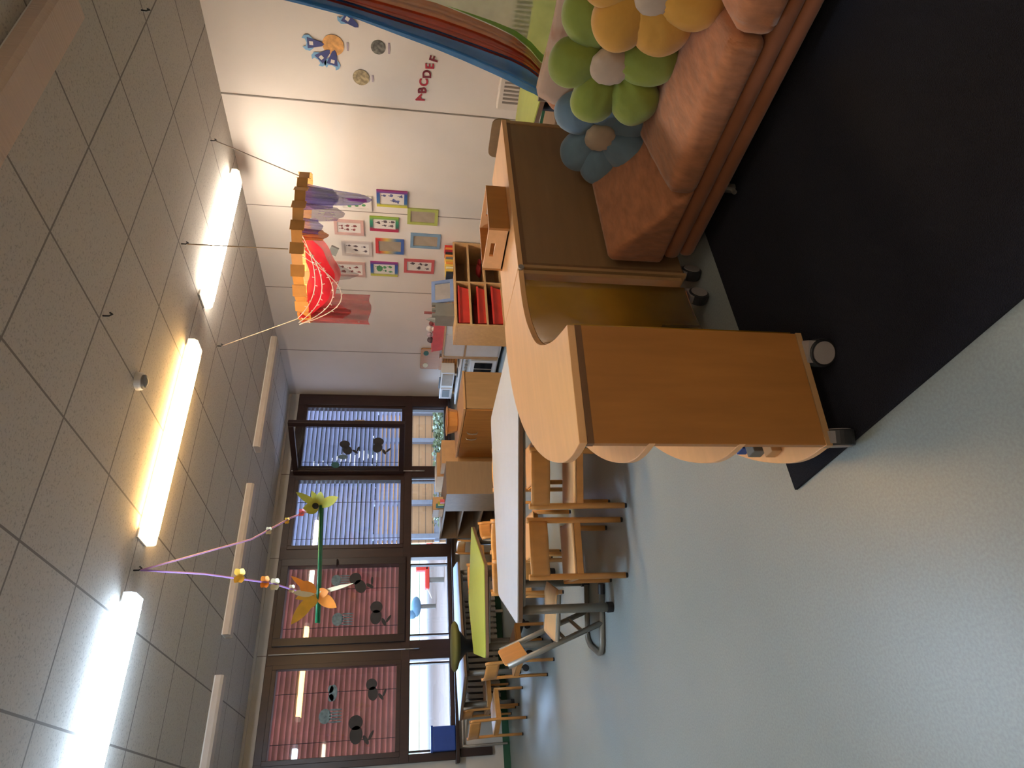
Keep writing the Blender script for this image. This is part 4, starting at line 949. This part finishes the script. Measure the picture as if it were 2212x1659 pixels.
t = thing('wooden_bowl', 'wooden bowl with a red lining on the door cabinet', 'bowl', (3.98, 6.62, .601))
b = B(); lathe(b, [(.12, 0), (.13, .01), (.155, .11), (.18, .125), (.178, .13), (.148, .118)], 10, (3.98, 6.62, .601)); obj('shell', b, 'chair', t, world=True)
b = B(); lathe(b, [(.02, .112), (.147, .1185), (.02, .1186)], 20, (3.98, 6.62, .601)); obj('lining', b, 'redd', t, world=True)
# blue-bin shelf under window
t = thing('low_shelf', 'low plywood shelf with a blue bin under the windows', 'shelf', (3.8, 7.5, 0))
X0, X1, Y0, Y1, HT = 3.60, 4.02, 7.03, 7.88, .56
b = B(); box(b, X0, X1, Y0, Y1, HT-.02, HT); obj('top', b, 'shelfwood', t, world=True)
for y in (Y0, Y1-.02):
    b = B(); box(b, X0, X1, y, y+.02, 0, HT-.02); obj('side_panel', b, 'cabwood', t, world=True)
for z in (.05, .30):
    b = B(); box(b, X0+.003, X1-.01, Y0+.02, Y1-.02, z, z+.018); obj('shelf_board', b, 'shelfwood', t, world=True)
b = B(); box(b, X1-.01, X1, Y0+.02, Y1-.02, .02, HT-.02); obj('back_panel', b, 'shelfshade', t, world=True)
t2 = thing('storage_bin', 'blue plastic bin on the low shelf under the windows', 'bin', (3.8, 7.3, .319))
b = B(); box(b, 3.63, 3.98, 7.08, 7.09, .319, .49); box(b, 3.63, 3.98, 7.50, 7.51, .319, .49); box(b, 3.62, 3.632, 7.08, 7.51, .319, .47); box(b, 3.968, 3.98, 7.08, 7.51, .319, .49); box(b, 3.63, 3.97, 7.09, 7.50, .319, .33); obj('tub', b, 'blue', t2, world=True)
b = B(); box(b, 3.61, 3.622, 7.07, 7.52, .462, .48); obj('rim', b, 'blue', t2, world=True)
for (x0, x1, y0, y1, z0, z1, lab) in ((3.66, 3.98, 7.08, 7.38, .561, .76, 'tan cardboard box on the low shelf, nearer the door cabinet'), (3.64, 3.98, 7.40, 7.86, .561, .80, 'larger tan cardboard box on the low shelf beside the window post')):
    t = thing('cardboard_box', lab, 'box', ((x0+x1)/2, (y0+y1)/2, z0)); b = B(); box(b, x0, x1, y0, y1, z0, z1); obj('body', b, 'card', t, world=True, bev=.002)
    b = B(); box(b, x0-.001, x0+.001, (y0+y1)/2-.03, (y0+y1)/2+.03, z0+.06, z0+.085); obj('hand_hole', b, 'edge', t, world=True)
# tall-ish shelf with open boards, left of it
t = thing('plywood_shelf', 'grey-brown plywood shelf with open compartments reaching the window', 'shelf', (3.2, 7.3, 0))
X0, X1, Y0, Y1, HT = 3.02, 3.42, 6.57, 7.90, .75
b = B(); box(b, X0, X1, Y0, Y1, HT-.02, HT); obj('top', b, 'shelfshade', t, world=True)
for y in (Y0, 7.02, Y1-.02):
    b = B(); box(b, X0, X1, y, y+.02, 0, HT-.02); obj('side_panel', b, 'shelfshade', t, world=True)
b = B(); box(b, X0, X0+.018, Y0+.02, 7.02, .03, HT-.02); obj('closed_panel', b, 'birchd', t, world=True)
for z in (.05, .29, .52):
    b = B(); box(b, X0+.003, X1-.01, 7.04, Y1-.02, z, z+.018); obj('shelf_board', b, 'shelfshade', t, world=True)
b = B(); box(b, X1-.01, X1, Y0+.02, Y1-.02, .02, HT-.02); obj('back_panel', b, 'shelfshade', t, world=True)
t = thing('wooden_box', 'small pale wooden box standing on the plywood shelf', 'box', (3.12, 7.3, .751))
b = B(); box(b, 3.06, 3.22, 7.08, 7.30, .751, .87); obj('body', b, 'card', t, world=True, bev=.003)
b = B(); box(b, 3.055, 3.06, 7.08, 7.30, .80, .87); obj('front_panel', b, 'cabwood', t, world=True)
for q, (y, m_, lab) in enumerate(((6.90, 'pink', 'small pink toy block on the plywood shelf'), (6.96, 'petalg', 'small yellow-green toy block on the plywood shelf'), (7.02, 'teal', 'small teal toy block beside the pale wooden box'))):
    b = B(); box(b, 3.06, 3.10, y-.022, y+.022, .751, .80+.02*q); o = obj('toy_block', b, m_, bev=.004); tag(o, lab, 'toy block')
# ------------------------------------------------------------------ gold crown mobile
CX, CY, CZ, R = 4.125, 4.08, 2.10, .585
t = thing('crown_mobile', 'gold card ring mobile hung with violet, grey and red scarves', 'mobile', (CX, CY, CZ))
b = B(); n = 22; g = []
for k_ in range(2*n):
    a = 2*PI*k_/(2*n); off = .032 if (k_//1) % 2 else -.0; tw = .02*math.sin(2*a) + .055*math.cos(a-.779)
    r_ = R+off; g.append((CX+r_*math.cos(a), CY+r_*math.sin(a), CZ+tw))
for k_ in range(2*n):
    p, q = g[k_], g[(k_+1) % (2*n)]; up = .040 + (.012 if k_ % 2 else 0)
    vs = [b.verts.new(v) for v in ((p[0], p[1], p[2]-up), (q[0], q[1], q[2]-up), (q[0], q[1], q[2]+up), (p[0], p[1], p[2]+up))]; b.faces.new(vs)
o = obj('card_ring', b, 'gold', t, world=True); m_ = o.modifiers.new('s', 'SOLIDIFY'); m_.thickness = .003
E_ = Vector((.703, -.711, 0)); F_ = Vector((.711, .703, 0)); O_ = Vector((CX, CY, CZ))
def hang(nm, mat, s0, s1, d0, d1, drop, z0=-.0, fr=3, amp=.03, narrow=.5, skew=0, arc=.15):
    b = B()
    def fn(u, v):
        w = 1-narrow*v
        s = (s0+s1)/2+(s1-s0)/2*(2*u-1)*w+skew*v; d = d0*(1-u)+d1*u
        return O_+E_*s+F_*(d+amp*math.sin(fr*2*PI*u+v*2))+Vector((0, 0, z0-drop*v*(1-arc*(2*u-1)**2)+.01*math.sin(9*u)))
    sheet(b, fn, 26, 18); obj(nm, b, mat, t, world=True, smooth=True)
hang('violet_scarf', 'scblue', .33, .50, -.28, -.22, .56, narrow=.45, skew=.0, amp=.04)
hang('violet_scarf', 'scblue', .30, .52, -.22, -.2, .30, narrow=.3, amp=.05)
hang('mauve_scarf', 'scpurp', .20, .36, -.40, -.36, .36, narrow=.35, amp=.04)
hang('mauve_scarf', 'scblue', .10, .24, -.45, -.42, .20, narrow=.2, amp=.03)
hang('rust_strip', 'corange', .06, .16, -.42, -.4, .24, narrow=.2, amp=.02)
hang('maroon_strip', 'scmar', -.60, -.36, -.20, -.10, .56, narrow=-.02, amp=.035, arc=0)
hang('maroon_strip', 'scmar', -.55, -.45, -.24, -.2, .40, narrow=-.05, amp=.03)
hang('grey_scarf', 'scgrey', -.30, .0, .05, .1, .44, narrow=.75, skew=-.05, amp=.03)
def swag(nm, mat, s0, s1, d, z0, sag, wid, amp=.02):
    b = B()
    def fn(u, v):
        s = s0+(s1-s0)*u; par = 4*u*(1-u)
        return O_+E_*s+F_*(d+amp*math.sin(11*u+3*v)+.05*v)+Vector((0, 0, z0-sag*par-wid*(.35+.65*par)*v+.01*math.sin(20*u)))
    sheet(b, fn, 40, 8); obj(nm, b, mat, t, world=True, smooth=True)
swag('red_swag', 'scred', -.56, .10, -.30, .00, .08, .19)
swag('red_swag', 'scmar', -.58, .16, -.22, -.02, .14, .15)
b = B(); rnd = random.Random(4)
for (s0, s1, sag, d) in ((-.60, .02, .26, -.40), (-.58, .10, .18, -.44), (-.60, -.05, .32, -.36), (-.54, .16, .13, -.46)):
    pts = []
    for q in range(25):
        u = q/24; pts.append(O_+E_*(s0+(s1-s0)*u)+F_*(d+.02*math.sin(9*u))+Vector((0, 0, -.02-sag*4*u*(1-u)*(1+.25*(1-2*u)))))
    tube(b, pts, .0035, 5)
    for q in range(1, 24):
        if q % 2: 
            dv = Vector((rnd.uniform(-1, 1), rnd.uniform(-1, 1), rnd.uniform(-1, 1))).normalized()*.022
            tube(b, [pts[q], pts[q]+dv], .0035, 5)
obj('white_garland', b, 'garland', t, world=True)
for (hx, hy, a_, m_) in ((4.70, 3.51, math.atan2(3.51-CY, 4.70-CX), 'ropeg'), (3.55, 3.53, math.atan2(3.53-CY, 3.55-CX), 'rope'), (3.54, 4.70, math.atan2(4.70-CY, 3.54-CX), 'rope')):
    b = B(); tube(b, [(hx, hy, H-.04), (CX+R*math.cos(a_), CY+R*math.sin(a_), CZ+.03)], .0045, 6); obj('rope', b, m_, t, world=True)
b = B(); box(b, 5.02, 5.10, 4.97, 5.05, 1.95, 2.03, rot=Matrix.Rotation(.6, 3, 'Z') @ Matrix.Rotation(.4, 3, 'X')); o = obj('hanging_cube', b, 'grey', t, world=True)
b = B(); tube(b, [(5.06, 5.01, 2.04), (4.6, 4.4, 2.09)], .0015, 4); obj('thread', b, 'ropeg', t, world=True)
# ------------------------------------------------------------------ flower mobile on green stick
hk = Vector((1.415, 4.129, H-.04)); dv = Vector((.946, -.324, 0))
t = thing('flower_mobile', 'green stick mobile with yellow flowers hanging from purple ribbons', 'mobile', (hk.x, hk.y, 1.74))
def at(tt, z): return Vector((hk.x, hk.y, 0))+dv*tt+Vector((0, 0, z))
a0, a1 = at(-.335, 1.742), at(.375, 1.755)
b = B(); tube(b, [a0+Vector((0, 0, .0)), at(0, 1.744), a1], .011, 10); tube(b, [a0+Vector((0, .012, -.014)), a1+Vector((0, .012, -.012))], .006, 6); obj('stick', b, 'gstick', t, world=True, smooth=True)
b = B(); tube(b, [hk, at(.17, 2.16), at(.30, 1.93), at(.36, 1.77)], .006, 6); obj('ribbon', b, 'pinkrib', t, world=True)
b = B(); tube(b, [hk, at(-.03, 2.42), at(-.095, 2.02), at(-.18, 1.76)], .006, 6); obj('ribbon', b, 'purrib', t, world=True)
def petal(bm, c, d, n, ln, wd, curl=.2):
    d = Vector(d).normalized(); n = Vector(n).normalized(); s = d.cross(n).normalized(); n = s.cross(d)
    g = [[bm.verts.new(Vector(c)+d*ln*u + s*wd*(2*v-1)*math.sin(PI*min(1, .08+.92*u))**.8 + n*(curl*ln*u*u)) for v in (0, .5, 1)] for u in [k_/8 for k_ in range(9)]]
    for i in range(8):
        for j in range(2): bm.faces.new((g[i][j], g[i+1][j], g[i+1][j+1], g[i][j+1]))
W_ = -Vector((hk.x, hk.y, 0)).normalized()
def Dv(r, u): return dv*r+Vector((0, 0, u))
fc = at(.37, 1.77); b = B()
for (r_, u_, ln, wd) in ((.55, .9, .17, .022), (-.2, 1, .10, .03), (.8, -.15, .10, .028), (.35, -.9, .15, .032), (-.5, .75, .09, .03), (.9, .4, .11, .02)): petal(b, fc, Dv(r_, u_)+W_*.25, W_, ln, wd, .25)
obj('green_flower', b, 'petalg', t, world=True, smooth=True)
b = B(); blob(b, fc+Vector((0, 0, .02)), (.022, .022, .022)); obj('flower_eye', b, 'black', t, world=True)
fc = at(-.165, 1.76); b = B()
for (r_, u_, ln, wd) in ((-.75, .55, .22, .036), (-.5, .15, .10, .03), (-.2, .95, .12, .022), (.15, .85, .10, .02)): petal(b, fc, Dv(r_, u_)+W_*.2, W_, ln, wd, .12)
obj('yellow_flower', b, 'petaly', t, world=True, smooth=True)
b = B()
for (r_, u_, ln, wd) in ((.62, .8, .19, .02), (.4, .5, .13, .04), (-.45, -.75, .17, .036), (.1, -.8, .09, .03)): petal(b, fc, Dv(r_, u_)+W_*.2, W_, ln, wd, .15)
obj('orange_flower', b, 'petalo', t, world=True, smooth=True)
b = B()
for (r_, u_, ln, wd) in ((.1, .95, .14, .022), (.25, -1, .26, .012)): petal(b, fc, Dv(r_, u_)+W_*.3, W_, ln, wd, .1)
obj('cream_petals', b, 'petalc', t, world=True, smooth=True)
def bfly(c, s, m_):
    b = B()
    for (r_, u_) in ((.9, .5), (.9, -.5), (-.9, .5), (-.9, -.4)): petal(b, c, Dv(r_, u_)+W_*.4, W_, s, s*.4, .2)
    obj('butterfly', b, m_, t, world=True)
bfly(at(-.045, 2.21), .055, 'petaly'); bfly(at(-.085, 2.06), .045, 'petalo'); bfly(at(-.10, 2.0), .045, 'petalc'); bfly(at(-.13, 1.90), .03, 'petalc'); bfly(at(.22, 2.06), .03, 'petalc'); bfly(at(.28, 1.955), .025, 'petaly'); bfly(at(.33, 1.87), .03, 'pink')
# ------------------------------------------------------------------ light
w = bpy.data.worlds.new('World'); bpy.context.scene.world = w; w.use_nodes = True
bg = w.node_tree.nodes['Background']; bg.inputs[0].default_value = (.78, .86, 1.0, 1); bg.inputs[1].default_value = 1.9
sn = bpy.data.lights.new('daylight', 'SUN'); sn.energy = 30; sn.angle = math.radians(70); sn.color = (.42, .64, 1.0)
so_ = bpy.data.objects.new('daylight', sn); C.objects.link(so_)
so_.rotation_euler = (Vector((.25, -1, -.75))).to_track_quat('-Z', 'Y').to_euler()
# ------------------------------------------------------------------ camera (the phone was held sideways)
yaw, pitch, roll = 0.9705057899413287, 0.16837893572993917, -0.02289697023072065
cy, sy, cp, sp = math.cos(yaw), math.sin(yaw), math.cos(pitch), math.sin(pitch)
fw = Vector((cy*cp, sy*cp, -sp)); r0 = Vector((sy, -cy, 0)); u0 = r0.cross(fw)
rr = r0*math.cos(roll)-u0*math.sin(roll); uu = r0*math.sin(roll)+u0*math.cos(roll)
cam = bpy.data.cameras.new('camera'); co = bpy.data.objects.new('camera', cam); C.objects.link(co)
X, Y, Z = -uu, rr, -fw
co.matrix_world = Matrix(((X.x, Y.x, Z.x, 0), (X.y, Y.y, Z.y, 0), (X.z, Y.z, Z.z, 1.265), (0, 0, 0, 1)))
cam.sensor_fit = 'HORIZONTAL'; cam.sensor_width = 36; cam.lens = 36*1405.5/2212; cam.clip_start = .02; cam.clip_end = 300
sc = bpy.context.scene; sc.camera = co
sc.view_settings.view_transform = 'Standard'; sc.view_settings.look = 'None'; sc.view_settings.exposure = .62
try:
    sc.cycles.max_bounces = 8; sc.cycles.transparent_max_bounces = 16; sc.cycles.sample_clamp_indirect = 4
except Exception: pass
